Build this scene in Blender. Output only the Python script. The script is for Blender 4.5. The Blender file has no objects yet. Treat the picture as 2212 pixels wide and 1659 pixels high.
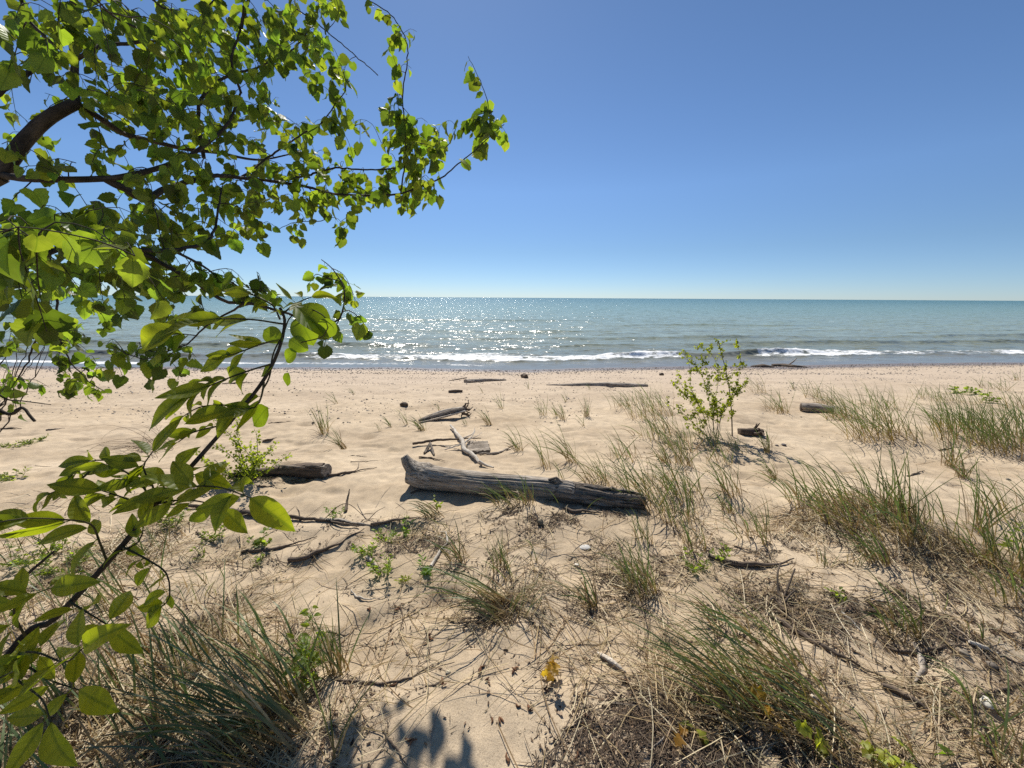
import bpy, math, random
import numpy as np
random.seed(7)
rng = np.random.default_rng(11)
S = bpy.context.scene
COL = S.collection
R = math.radians

# ---------------------------------------------------------------- camera
FPX, CX, CY = 848.6, 1106.0, 829.5          # focal length and centre in units of a 2212 px wide picture
CAM = np.array([0.0, 0.0, 1.65])
PITCH, ROLL = R(12.4), R(0.35)
fwd = np.array([0, math.cos(PITCH), -math.sin(PITCH)])
up0 = np.array([0, math.sin(PITCH), math.cos(PITCH)])
rt0 = np.array([1.0, 0, 0])
rt = rt0*math.cos(ROLL) + up0*math.sin(ROLL)
up = up0*math.cos(ROLL) - rt0*math.sin(ROLL)
from mathutils import Matrix, Vector
cam = bpy.data.cameras.new('camera')
cam.sensor_width = 36.0
cam.lens = 36.0*FPX/2212.0
cam.clip_start = 0.05
cam.clip_end = 60000
camo = bpy.data.objects.new('camera', cam)
COL.objects.link(camo)
M = Matrix(((rt[0], up[0], -fwd[0], CAM[0]), (rt[1], up[1], -fwd[1], CAM[1]), (rt[2], up[2], -fwd[2], CAM[2]), (0, 0, 0, 1)))
camo.matrix_world = M
S.camera = camo

# ---------------------------------------------------------------- light
SUN_EL, SUN_AZ = R(46.0), R(-10.5)           # azimuth from +Y, negative = left
w = bpy.data.worlds.new('World')
S.world = w
w.use_nodes = True
nt = w.node_tree
sky = nt.nodes.new('ShaderNodeTexSky')
sky.sky_type = 'NISHITA'
sky.sun_disc = False
sky.sun_elevation = SUN_EL
sky.sun_rotation = SUN_AZ
sky.altitude = 0
sky.air_density = 0.6
sky.dust_density = 0.06
sky.ozone_density = 6.0
bg = nt.nodes['Background']
bg.inputs['Strength'].default_value = 0.094
# sky colour correction: a ramp multiplied in dims and tints it toward the horizon
tcw = nt.nodes.new('ShaderNodeTexCoord'); spw = nt.nodes.new('ShaderNodeSeparateXYZ'); mrw = nt.nodes.new('ShaderNodeMapRange'); mxw = nt.nodes.new('ShaderNodeMix')
mxw.data_type = 'RGBA'; mxw.blend_type = 'MULTIPLY'; mxw.inputs[0].default_value = 1.0
crw = nt.nodes.new('ShaderNodeValToRGB'); crw.color_ramp.elements[0].color = (0.68, 0.68, 0.68, 1); crw.color_ramp.elements[1].color = (1.01, 1.04, 1.0, 1)
for pw, cw in ((0.3, (0.80, 0.80, 0.74, 1)), (0.65, (1.02, 1.03, 0.97, 1))): ew = crw.color_ramp.elements.new(pw); ew.color = cw
nt.links.new(tcw.outputs['Generated'], spw.inputs[0]); nt.links.new(spw.outputs['Z'], mrw.inputs[0]); mrw.inputs[2].default_value = 0.36
nt.links.new(mrw.outputs[0], crw.inputs[0]); nt.links.new(sky.outputs['Color'], mxw.inputs[6]); nt.links.new(crw.outputs[0], mxw.inputs[7])
nt.links.new(mxw.outputs[2], bg.inputs['Color'])
sd = np.array([math.sin(SUN_AZ)*math.cos(SUN_EL), math.cos(SUN_AZ)*math.cos(SUN_EL), math.sin(SUN_EL)])
sl = bpy.data.lights.new('sun', 'SUN')
sl.energy = 4.5
sl.angle = R(0.5)
sl.color = (1.0, 0.95, 0.87)
slo = bpy.data.objects.new('sun', sl)
slo.rotation_euler = Vector(-sd).to_track_quat('-Z', 'Y').to_euler()
slo.location = (-3, 10, 12)
COL.objects.link(slo)
S.view_settings.view_transform = 'Standard'
S.view_settings.look = 'None'
S.view_settings.exposure = 0.48
S.view_settings.gamma = 1.0
S.cycles.max_bounces = 8
S.cycles.use_denoising = False
S.cycles.transparent_max_bounces = 8
S.cycles.sample_clamp_indirect = 6.0

# ---------------------------------------------------------------- noise and ground
def vn(x, y, seed=0.0):
    xi = np.floor(x); yi = np.floor(y)
    fx = x-xi; fy = y-yi
    fx = fx*fx*(3-2*fx); fy = fy*fy*(3-2*fy)
    def h(i, j):
        v = np.sin(i*127.1+j*311.7+seed*74.7)*43758.5453
        return v-np.floor(v)
    return (h(xi, yi)*(1-fx)+h(xi+1, yi)*fx)*(1-fy)+(h(xi, yi+1)*(1-fx)+h(xi+1, yi+1)*fx)*fy
def fbm(x, y, seed=0.0, o=4):
    s = 0; a = 0.5; t = 0
    for k in range(o):
        s = s+a*vn(x*2**k, y*2**k, seed+k*3.1); t += a; a *= 0.5
    return s/t-0.5
WZ = -1.5
SHORE = 17.6
def shore_y(x):
    return SHORE + 0.11*np.maximum(x, 0) + 0.9*fbm(x*0.16, x*0+3.3, 5, 3)
MOUNDS = []
def gh(x, y):
    x = np.asarray(x, float); y = np.asarray(y, float)
    s = (y-3.2)/(shore_y(x)-3.2)
    z = np.where(s > 0, WZ*(0.9*np.maximum(s, 0)+0.1*np.maximum(s, 0)**2), 0.0)
    z = np.maximum(z, -6)
    near = np.clip(1-(y-6)/14, 0.12, 1)
    z = z + near*(0.16*fbm(x*0.7, y*0.7, 1, 2) + 0.05*fbm(x*2.2, y*2.2, 2, 3)) + np.clip(near, 0.25, 1)*(0.031*fbm(x*5.5, y*5.5, 3, 3))
    fade = np.clip(1-y/12, 0, 1)
    rip = np.clip((y-2.2)/2, 0, 1)*np.clip((13-y)/5, 0, 1)
    z = z + rip*0.0065*np.sin(x*9+y*23+9*fbm(x*0.9, y*0.9, 6, 3)*6)*np.clip(0.3+2*fbm(x*0.8, y*0.8, 8, 2), 0, 1)
    z = z + np.clip(near, .3, 1)*-0.05*np.clip(fbm(x*2.6, y*3.2, 9, 2)-.16, 0, .2)*5
    z = z + fade*0.012*fbm(x*15, y*15, 4, 2)
    for (mx, my, r, hh) in MOUNDS:
        z = z + hh*np.exp(-((x-mx)**2+(y-my)**2)/(r*r))
    return z
def pix(px, py, d):
    return CAM + d*(fwd + (px-CX)/FPX*rt + (CY-py)/FPX*up)
def gnd(px, py):
    dr = fwd + (px-CX)/FPX*rt + (CY-py)/FPX*up
    t = 3.0
    zz = 0.0
    for k in range(40):
        t = (CAM[2]-zz)/-dr[2]
        p = CAM+t*dr
        z2 = float(gh(p[0], p[1]))
        zz = zz*0.4+z2*0.6
    p = CAM+t*dr
    return np.array([p[0], p[1], float(gh(p[0], p[1]))])
def dist(p):
    return float(np.dot(np.asarray(p)-CAM, fwd))
_m = [(1880, 1120, 0.45, 0.13), (1700, 1500, 0.35, 0.06), (2130, 950, 0.8, 0.12), (1890, 930, 0.6, 0.08), (1540, 945, 0.5, 0.07),
      (1110, 1310, 0.22, 0.04), (590, 1590, 0.35, 0.06), (1450, 1640, 0.3, 0.07), (1940, 1340, 0.5, 0.06), (1150, 1110, 0.4, 0.05), (840, 1170, 0.4, 0.04)]
_mm = []
for (a, b, r_, h_) in _m:
    q = gnd(a, b); _mm.append((q[0], q[1], r_, h_))
MOUNDS = _mm

# ---------------------------------------------------------------- mesh builder
class MB:
    def __init__(s):
        s.v = []; s.q = []; s.t = []; s.c = []; s.tc = []; s.n = 0; s.smooth = True
    def add(s, v, quads=None, tris=None, col=(1, 1, 1), tc=None):
        v = np.asarray(v, float).reshape(-1, 3)
        if quads is not None and len(quads): s.q.append(np.asarray(quads, int).reshape(-1, 4)+s.n)
        if tris is not None and len(tris): s.t.append(np.asarray(tris, int).reshape(-1, 3)+s.n)
        c = np.asarray(col, float)
        if c.ndim == 1: c = np.tile(c, (len(v), 1))
        s.c.append(c); s.v.append(v)
        s.tc.append(np.zeros((len(v), 3)) if tc is None else np.asarray(tc, float))
        s.n += len(v)
    def mesh(s, name, mat, loc=(0, 0, 0)):
        V = np.concatenate(s.v)-np.asarray(loc, float)
        q = np.concatenate(s.q) if s.q else np.zeros((0, 4), int)
        t = np.concatenate(s.t) if s.t else np.zeros((0, 3), int)
        me = bpy.data.meshes.new(name)
        me.vertices.add(len(V)); me.vertices.foreach_set('co', V.astype(np.float32).ravel())
        nl = q.size+t.size
        me.loops.add(nl)
        me.loops.foreach_set('vertex_index', np.concatenate([q.ravel(), t.ravel()]).astype(np.int32))
        npoly = len(q)+len(t)
        me.polygons.add(npoly)
        st = np.concatenate([np.arange(len(q))*4, len(q)*4+np.arange(len(t))*3]).astype(np.int32)
        me.polygons.foreach_set('loop_start', st)
        me.polygons.foreach_set('use_smooth', np.full(npoly, s.smooth))
        me.update(calc_edges=True)
        a = me.attributes.new('Col', 'FLOAT_COLOR', 'POINT')
        c = np.concatenate(s.c); c4 = np.ones((len(V), 4)); c4[:, :3] = c[:, :3]
        a.data.foreach_set('color', c4.astype(np.float32).ravel())
        b = me.attributes.new('tc', 'FLOAT_VECTOR', 'POINT')
        b.data.foreach_set('vector', np.concatenate(s.tc).astype(np.float32).ravel())
        me.materials.append(mat)
        return me
    def build(s, name, mat, parent=None, loc=None):
        if s.n == 0: return None
        l = np.zeros(3)
        if parent is not None:
            l = np.array(WL[parent.name])
        elif loc is not None:
            l = np.asarray(loc, float)
        o = bpy.data.objects.new(name, s.mesh(name, mat, l))
        COL.objects.link(o)
        if parent is not None: o.parent = parent; WL[o.name] = tuple(l)
        else: o.location = l; WL[o.name] = tuple(l)
        return o
WL = {}
def tag(o, label=None, cat=None, group=None, kind=None):
    if label: o['label'] = label
    if cat: o['category'] = cat
    if group: o['group'] = group
    if kind: o['kind'] = kind
    return o
def thing(name, loc, label, cat, group=None):
    o = bpy.data.objects.new(name, None)
    o.empty_display_size = 0.1
    o.location = tuple(float(a) for a in loc)
    COL.objects.link(o)
    WL[o.name] = tuple(o.location)
    return tag(o, label, cat, group)
def nrm(v):
    v = np.asarray(v, float)
    return v/(np.linalg.norm(v)+1e-9)
def resample(pts, step):
    pts = np.asarray(pts, float)
    # Catmull-Rom
    P = np.vstack([2*pts[0]-pts[1], pts, 2*pts[-1]-pts[-2]])
    out = []
    for i in range(1, len(P)-2):
        n = max(2, int(np.linalg.norm(P[i+1]-P[i])/step))
        for k in range(n):
            t = k/n
            out.append(0.5*((2*P[i])+(-P[i-1]+P[i+1])*t+(2*P[i-1]-5*P[i]+4*P[i+1]-P[i+2])*t*t+(-P[i-1]+3*P[i]-3*P[i+1]+P[i+2])*t**3))
    out.append(pts[-1])
    return np.array(out)
def tube(mb, pts, rad, ns=6, col=(1, 1, 1), rough=0.0, seed=0, cap=True, squash=1.0, capcol=None, grooves=()):
    pts = np.asarray(pts, float); n = len(pts)
    rad = np.interp(np.linspace(0, 1, n), np.linspace(0, 1, len(rad)), rad) if np.ndim(rad) else np.full(n, rad)
    T = np.gradient(pts, axis=0); T /= np.linalg.norm(T, axis=1)[:, None]+1e-9
    ref = np.array([0, 0, 1.0]) if abs(T[0][2]) < 0.9 else np.array([1.0, 0, 0])
    L = np.concatenate([[0], np.cumsum(np.linalg.norm(np.diff(pts, axis=0), axis=1))])
    A = np.linspace(0, 2*math.pi, ns, endpoint=False)
    V = np.zeros((n, ns, 3)); TC = np.zeros((n, ns, 3))
    for i in range(n):
        b = nrm(np.cross(T[i], ref)); u = np.cross(b, T[i]); ref = u
        rr = np.full(ns, rad[i])
        if rough > 0:
            rr = rr*(1+rough*2*fbm(np.cos(A)*2.2+seed*7+3, np.sin(A)*2.2+L[i]*1.3/max(rad.max(), 1e-3)*0.35+seed*3, seed, 3)
                     + rough*0.8*fbm(np.arange(ns)*1.7+seed, L[i]/max(rad.max(), 1e-3)*0.15+np.zeros(ns), seed+9, 2))
        for gi, (ga, gd, gw) in enumerate(grooves):
            gc = ga+0.35*float(fbm(np.array(L[i]*2.2), np.array(gi*3.7), 12, 2)); dp = gd*np.clip(0.5+2.4*float(fbm(np.array(L[i]*3.1), np.array(gi*1.9), 13, 2)), 0, 1)
            rr = rr*(1-dp*np.exp(-(((A-gc+math.pi) % (2*math.pi)-math.pi)/gw)**2))
        V[i] = pts[i]+np.outer(np.cos(A)*rr, b)+np.outer(np.sin(A)*rr*squash, u)
        TC[i, :, 0] = np.cos(A)*rad[i]; TC[i, :, 1] = np.sin(A)*rad[i]; TC[i, :, 2] = L[i]+seed*1.37
    idx = np.arange(n*ns).reshape(n, ns)
    q = np.stack([idx[:-1], np.roll(idx[:-1], -1, 1), np.roll(idx[1:], -1, 1), idx[1:]], -1).reshape(-1, 4)
    mb.add(V.reshape(-1, 3), quads=q, col=col, tc=TC.reshape(-1, 3))
    if cap:
        for e, i in ((0, 0), (1, n-1)):
            c = pts[i]+T[i]*(-0.15 if e == 0 else 0.15)*rad[i]
            vv = np.vstack([V[i], c[None]]); k = np.arange(ns)
            tr = np.stack([k, (k+1) % ns, np.full(ns, ns)], -1)
            if e == 0: tr = tr[:, ::-1]
            tcc = np.vstack([TC[i]*np.array([1, 1, 1])+np.array([0, 0, 0]), [[0, 0, L[i]+seed*1.37]]])
            mb.add(vv, tris=tr, col=capcol if capcol is not None else col if np.ndim(col) == 1 else (1, 1, 1), tc=tcc)
    return V

# ---------------------------------------------------------------- materials
def mat(name):
    m = bpy.data.materials.new(name); m.use_nodes = True
    n = m.node_tree.nodes; p = n['Principled BSDF']
    return m, m.node_tree, n, m.node_tree.links, p
def N(nt_, kind, **kw):
    n = nt_.nodes.new(kind)
    for k, v in kw.items():
        if k in n.inputs.keys() if hasattr(n.inputs, 'keys') else False: n.inputs[k].default_value = v
        else: setattr(n, k, v)
    return n
def ramp(nt_, stops):
    r = nt_.nodes.new('ShaderNodeValToRGB')
    e = r.color_ramp.elements
    while len(e) < len(stops): e.new(0.5)
    for i, (p, c) in enumerate(stops):
        e[i].position = p; e[i].color = (*c, 1) if len(c) == 3 else c
    return r
def mix(nt_, mode, fac, a, b):
    n = nt_.nodes.new('ShaderNodeMix'); n.data_type = 'RGBA'; n.blend_type = mode
    for sock, v in ((0, fac), (6, a), (7, b)):
        if hasattr(v, 'is_linked'): nt_.links.new(v, n.inputs[sock])
        elif isinstance(v, (int, float)): n.inputs[sock].default_value = v
        else: n.inputs[sock].default_value = (*v, 1)
    return n.outputs[2]
def math_(nt_, op, a, b=None, c=None, clamp=False):
    n = nt_.nodes.new('ShaderNodeMath'); n.operation = op; n.use_clamp = clamp
    for i, v in enumerate((a, b, c)):
        if v is None: continue
        if hasattr(v, 'is_linked'): nt_.links.new(v, n.inputs[i])
        else: n.inputs[i].default_value = v
    return n.outputs[0]
def mrange(nt_, v, a, b, c=0.0, d=1.0):
    n = nt_.nodes.new('ShaderNodeMapRange'); n.clamp = True
    nt_.links.new(v, n.inputs[0])
    for i, x in enumerate((a, b, c, d)): n.inputs[i+1].default_value = x
    return n.outputs[0]
def noise(nt_, vec, scale, detail=4, rough=0.6):
    n = nt_.nodes.new('ShaderNodeTexNoise')
    n.inputs['Scale'].default_value = scale; n.inputs['Detail'].default_value = detail; n.inputs['Roughness'].default_value = rough
    if vec is not None: nt_.links.new(vec, n.inputs['Vector'])
    return n.outputs['Fac']
def mapping(nt_, vec, sc):
    n = nt_.nodes.new('ShaderNodeMapping'); n.inputs['Scale'].default_value = sc
    nt_.links.new(vec, n.inputs['Vector']); return n.outputs[0]
def bump(nt_, h, strength, dist_, normal=None):
    n = nt_.nodes.new('ShaderNodeBump'); n.inputs['Strength'].default_value = strength; n.inputs['Distance'].default_value = dist_
    nt_.links.new(h, n.inputs['Height'])
    if normal is not None: nt_.links.new(normal, n.inputs['Normal'])
    return n.outputs[0]
def attr(nt_, name, out='Color'):
    n = nt_.nodes.new('ShaderNodeAttribute'); n.attribute_name = name
    return n.outputs[out]

def make_sand():
    m, t, n, l, p = mat('sand')
    g = t.nodes.new('ShaderNodeNewGeometry').outputs['Position']
    big = noise(t, g, 0.9, 4)
    mid = noise(t, g, 9, 5)
    fine = noise(t, g, 260, 2, 0.7)
    base = ramp(t, [(0.3, (0.46, 0.365, 0.25)), (0.7, (0.54, 0.44, 0.315))]); l.new(big, base.inputs[0])
    c = mix(t, 'MULTIPLY', 0.55, base.outputs[0], (1, 1, 1))
    r2 = ramp(t, [(0.30, (0.80, 0.79, 0.78)), (0.6, (1.08, 1.06, 1.03))]); l.new(mid, r2.inputs[0])
    c = mix(t, 'MULTIPLY', 1.0, base.outputs[0], r2.outputs[0])
    r3 = ramp(t, [(0.36, (0.62, 0.58, 0.54)), (0.48, (1, 1, 1)), (0.72, (1.12, 1.11, 1.08))]); l.new(fine, r3.inputs[0])
    c = mix(t, 'MULTIPLY', 0.8, c, r3.outputs[0])
    rd = ramp(t, [(0.36, (0.80, 0.78, 0.76)), (0.56, (1, 1, 1)), (0.8, (1.05, 1.04, 1.02))]); l.new(noise(t, mapping(t, g, (0.5, 1.1, 1)), 1.3, 6, 0.65), rd.inputs[0])
    c = mix(t, 'MULTIPLY', 1.0, c, rd.outputs[0])
    # dark mineral specks, thicker in patches
    v = t.nodes.new('ShaderNodeTexVoronoi'); v.inputs['Scale'].default_value = 70; l.new(g, v.inputs['Vector'])
    sp = mrange(t, v.outputs['Distance'], 0.13, 0.2, 1, 0)
    pm = mrange(t, noise(t, g, 3.1, 4), 0.40, 0.62, 0, 1)
    c = mix(t, 'MIX', math_(t, 'MULTIPLY', math_(t, 'MULTIPLY', sp, pm), 0.75), c, (0.13, 0.095, 0.07))
    # reddish shingle tint further down the beach, wet by the water
    sep = t.nodes.new('ShaderNodeSeparateXYZ'); l.new(g, sep.inputs[0])
    z = sep.outputs['Z']
    zz = math_(t, 'ADD', z, math_(t, 'MULTIPLY', math_(t, 'SUBTRACT', noise(t, g, 0.8, 4), 0.5), 0.12))
    far = mrange(t, zz, -0.35, -0.95)
    c = mix(t, 'MIX', math_(t, 'MULTIPLY', far, 0.6), c, (0.47, 0.375, 0.285))
    wet = mrange(t, zz, -1.24, -1.38)
    c = mix(t, 'MULTIPLY', wet, c, (0.42, 0.40, 0.42))
    l.new(c, p.inputs['Base Color'])
    l.new(mrange(t, wet, 0, 1, 0.95, 0.35), p.inputs['Roughness'])
    p.inputs['Specular IOR Level'].default_value = 0.25
    b1 = bump(t, mid, 0.35, 0.02)
    b2 = bump(t, noise(t, g, 60, 4, 0.7), 0.55, 0.006, b1)
    b3 = bump(t, fine, 0.4, 0.002, b2)
    l.new(b3, p.inputs['Normal'])
    return m
def make_wood(name, dark, light, scale=(45, 45, 2.2), crack=0.6, bs=0.6, bd=0.01, rough=0.9):
    m, t, n, l, p = mat(name)
    tc = attr(t, 'tc', 'Vector')
    mv = mapping(t, tc, scale)
    n1 = noise(t, mv, 1.0, 6, 0.65)
    n2 = noise(t, tc, 9.0, 4, 0.6)
    n3 = noise(t, mapping(t, tc, (scale[0]*2.4, scale[1]*2.4, scale[2]*1.2)), 1.0, 3, 0.6)
    rr = ramp(t, [(0.30, dark), (0.5, tuple(0.45*a+0.55*b for a, b in zip(dark, light))), (0.68, light)]); l.new(n1, rr.inputs[0])
    c = mix(t, 'MULTIPLY', 0.8, rr.outputs[0], attr(t, 'Col'))
    r2 = ramp(t, [(0.3, (0.65, 0.63, 0.6)), (0.6, (1.05, 1.05, 1.05))]); l.new(n2, r2.inputs[0])
    c = mix(t, 'MULTIPLY', 0.8, c, r2.outputs[0])
    ck = mrange(t, n3, 0.36, 0.44, 1, 0)
    c = mix(t, 'MIX', math_(t, 'MULTIPLY', ck, crack), c, tuple(a*0.35 for a in dark))
    l.new(c, p.inputs['Base Color'])
    p.inputs['Roughness'].default_value = rough
    p.inputs['Specular IOR Level'].default_value = 0.25
    h = math_(t, 'ADD', n1, math_(t, 'MULTIPLY', ck, -0.35))
    l.new(bump(t, h, bs, bd), p.inputs['Normal'])
    return m
def make_leaf(name, trans=(4.0, 3.9, 0.85), fac=0.5, veins=True, gloss=0.35):
    m, t, n, l, p = mat(name)
    c = attr(t, 'Col')
    tc = attr(t, 'tc', 'Vector')
    if veins:
        sep = t.nodes.new('ShaderNodeSeparateXYZ'); l.new(tc, sep.inputs[0])
        u = math_(t, 'ABSOLUTE', sep.outputs['X'])
        ph = math_(t, 'SUBTRACT', sep.outputs['Y'], math_(t, 'MULTIPLY', u, 0.7))
        s = math_(t, 'ABSOLUTE', math_(t, 'SINE', math_(t, 'MULTIPLY', ph, 22.0)))
        vein = mrange(t, s, 0.0, 0.3, 1, 0)
        mid = mrange(t, u, 0.012, 0.035, 1, 0)
        vv = math_(t, 'MAXIMUM', math_(t, 'MULTIPLY', vein, 0.55), mid)
        hgt = math_(t, 'MULTIPLY', s, 1.0)
        c2 = mix(t, 'MIX', math_(t, 'MULTIPLY', vv, 0.55), c, (0.04, 0.07, 0.012))
        l.new(bump(t, hgt, 0.2, 0.004), p.inputs['Normal'])
    else: c2 = c
    g = t.nodes.new('ShaderNodeNewGeometry').outputs['Position']
    nn = ramp(t, [(0.3, (0.8, 0.82, 0.7)), (0.7, (1.15, 1.12, 1.1))]); l.new(noise(t, g, 30, 3), nn.inputs[0])
    c2 = mix(t, 'MULTIPLY', 1.0, c2, nn.outputs[0])
    l.new(c2, p.inputs['Base Color'])
    p.inputs['Roughness'].default_value = 0.5
    p.inputs['Specular IOR Level'].default_value = gloss
    tr = t.nodes.new('ShaderNodeBsdfTranslucent')
    l.new(mix(t, 'MULTIPLY', 1.0, c2, trans), tr.inputs['Color'])
    ms = t.nodes.new('ShaderNodeMixShader'); ms.inputs[0].default_value = fac
    l.new(p.outputs[0], ms.inputs[1]); l.new(tr.outputs[0], ms.inputs[2])
    l.new(ms.outputs[0], n['Material Output'].inputs[0])
    return m
def make_plain(name, rough=0.9, spec=0.2, nz=40, amt=0.6):
    m, t, n, l, p = mat(name)
    g = t.nodes.new('ShaderNodeNewGeometry').outputs['Position']
    r2 = ramp(t, [(0.3, (0.6, 0.6, 0.6)), (0.7, (1.2, 1.2, 1.2))]); l.new(noise(t, g, nz, 4), r2.inputs[0])
    l.new(mix(t, 'MULTIPLY', amt, attr(t, 'Col'), r2.outputs[0]), p.inputs['Base Color'])
    p.inputs['Roughness'].default_value = rough
    p.inputs['Specular IOR Level'].default_value = spec
    l.new(bump(t, noise(t, g, nz*3, 3), 0.4, 0.004), p.inputs['Normal'])
    return m
def make_water():
    m, t, n, l, p = mat('water')
    g = t.nodes.new('ShaderNodeNewGeometry').outputs['Position']
    sep = t.nodes.new('ShaderNodeSeparateXYZ'); l.new(g, sep.inputs[0])
    y = math_(t, 'SUBTRACT', sep.outputs['Y'], math_(t, 'MULTIPLY', math_(t, 'MAXIMUM', sep.outputs['X'], 0.0), 0.11))
    ly = math_(t, 'LOGARITHM', math_(t, 'MAXIMUM', y, 1.0), 10.0)
    pn = math_(t, 'ADD', ly, math_(t, 'MULTIPLY', math_(t, 'SUBTRACT', noise(t, mapping(t, g, (0.05, 0.22, 1)), 1.0, 3), 0.5), 0.22))
    r_ = t.nodes.new('ShaderNodeMapRange'); l.new(pn, r_.inputs[0]); r_.inputs[1].default_value = 1.2; r_.inputs[2].default_value = 3.4
    cr = ramp(t, [(0.0, (0.19, 0.175, 0.155)), (0.07, (0.19, 0.205, 0.155)), (0.18, (0.235, 0.275, 0.205)), (0.4, (0.16, 0.24, 0.18)), (0.65, (0.07, 0.15, 0.115)), (1.0, (0.035, 0.11, 0.082))])
    l.new(r_.outputs[0], cr.inputs[0])
    foam = attr(t, 'Col', 'Fac')
    fz = noise(t, mapping(t, g, (1.6, 2.6, 1)), 2.2, 6, 0.7)
    fm = mrange(t, math_(t, 'ADD', fz, math_(t, 'MULTIPLY', foam, 0.60)), 0.88, 1.06)
    fm = math_(t, 'MULTIPLY', fm, mrange(t, foam, 0.02, 0.12))
    c = mix(t, 'MIX', fm, cr.outputs[0], (0.86, 0.87, 0.86))
    l.new(c, p.inputs['Base Color'])
    l.new(mrange(t, fm, 0, 1, 0.20, 0.8), p.inputs['Roughness'])
    p.inputs['IOR'].default_value = 1.33
    p.inputs['Specular IOR Level'].default_value = 0.24
    def facets(sc, k):
        nz_ = t.nodes.new('ShaderNodeTexNoise'); nz_.inputs['Scale'].default_value = 1.0; nz_.inputs['Detail'].default_value = 3; nz_.inputs['Roughness'].default_value = 0.6
        l.new(mapping(t, g, sc), nz_.inputs['Vector'])
        v = t.nodes.new('ShaderNodeVectorMath'); v.operation = 'SUBTRACT'; l.new(nz_.outputs['Color'], v.inputs[0]); v.inputs[1].default_value = (0.5, 0.5, 0.5)
        v2 = t.nodes.new('ShaderNodeVectorMath'); v2.operation = 'MULTIPLY'; l.new(v.outputs[0], v2.inputs[0]); v2.inputs[1].default_value = (k*1.05, k, 0)
        return v2.outputs[0]
    def vadd(a_, b_):
        v = t.nodes.new('ShaderNodeVectorMath'); v.operation = 'ADD'; l.new(a_, v.inputs[0]); l.new(b_, v.inputs[1]); return v.outputs[0]
    sm = vadd(facets((0.30, 0.75, 1), 0.9), vadd(facets((0.9, 2.4, 1), 1.5), facets((2.6, 7, 1), 1.25)))
    calm = mrange(t, math_(t, 'SUBTRACT', y, SHORE), 0.5, 3.5, 0.12, 1.0)
    sc_ = t.nodes.new('ShaderNodeVectorMath'); sc_.operation = 'SCALE'; l.new(sm, sc_.inputs[0]); l.new(calm, sc_.inputs['Scale'])
    gn = t.nodes.new('ShaderNodeNewGeometry').outputs['Normal']
    nn = t.nodes.new('ShaderNodeVectorMath'); nn.operation = 'NORMALIZE'; l.new(vadd(sc_.outputs[0], gn), nn.inputs[0])
    l.new(nn.outputs[0], p.inputs['Normal'])
    return m
M_SAND = make_sand()
M_WATER = make_water()
M_DRIFT = make_wood('driftwood_grey', (0.15, 0.118, 0.09), (0.56, 0.485, 0.395), crack=0.8, bs=0.8, bd=0.015)
M_DARK = make_wood('driftwood_brown', (0.05, 0.038, 0.028), (0.22, 0.165, 0.12))
M_PALE = make_wood('driftwood_pale', (0.34, 0.29, 0.23), (0.68, 0.62, 0.53), crack=0.35)
M_BARK = make_wood('bark', (0.020, 0.016, 0.012), (0.085, 0.068, 0.052), scale=(30, 30, 12), crack=0.5)
M_ROT = make_wood('rotten_wood', (0.04, 0.031, 0.023), (0.40, 0.33, 0.26), scale=(38, 38, 3.5), crack=0.85, bs=1.0, bd=0.03)
M_LEAF = make_leaf('tree_leaf')
M_LEAF2 = make_leaf('sapling_leaf', trans=(4.4, 4.0, 0.7))
M_WEED = make_leaf('weed_leaf', veins=False)
M_GRASS = make_leaf('grass_blade', trans=(1.5, 1.5, 0.9), fac=0.3, veins=False, gloss=0.5)
M_STRAW = make_leaf('straw', trans=(1.1, 1.0, 0.8), fac=0.25, veins=False, gloss=0.3)
M_LITTER = make_plain('litter', nz=60)
M_STONE = make_plain('stone', rough=0.75, spec=0.35, nz=25)

# ---------------------------------------------------------------- ground and water
def ground():
    ys = list(np.linspace(-30, -1, 14)); y = -0.5
    while y < 26:
        ys.append(y); y += 0.02 if 0.6 < y < 2.2 else 0.03 if y < 5 else max(0.05, 0.012*y) if y > 0 else 0.1
    ys += [28, 32, 40]
    ys = np.array(ys)
    nx = 560
    u = np.linspace(-1, 1, nx)
    W = np.where(ys < 1, 4.5, 4.5+1.35*(ys-1))
    W = np.minimum(W, 40)
    X = u[None]*W[:, None]
    ext = np.array([1.15, 1.5, 2.2, 4, 10, 40])
    XR = W[:, None]*ext[None]; X = np.concatenate([-XR[:, ::-1], X, XR], 1)
    Y = np.repeat(ys[:, None], X.shape[1], 1)
    Z = gh(X, Y)
    mb = MB(); r_, c_ = X.shape
    idx = np.arange(r_*c_).reshape(r_, c_)
    q = np.stack([idx[:-1, :-1], idx[:-1, 1:], idx[1:, 1:], idx[1:, :-1]], -1).reshape(-1, 4)
    mb.add(np.stack([X, Y, Z], -1).reshape(-1, 3), quads=q)
    tag(mb.build('sand', M_SAND), kind='structure')
ground()
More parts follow.
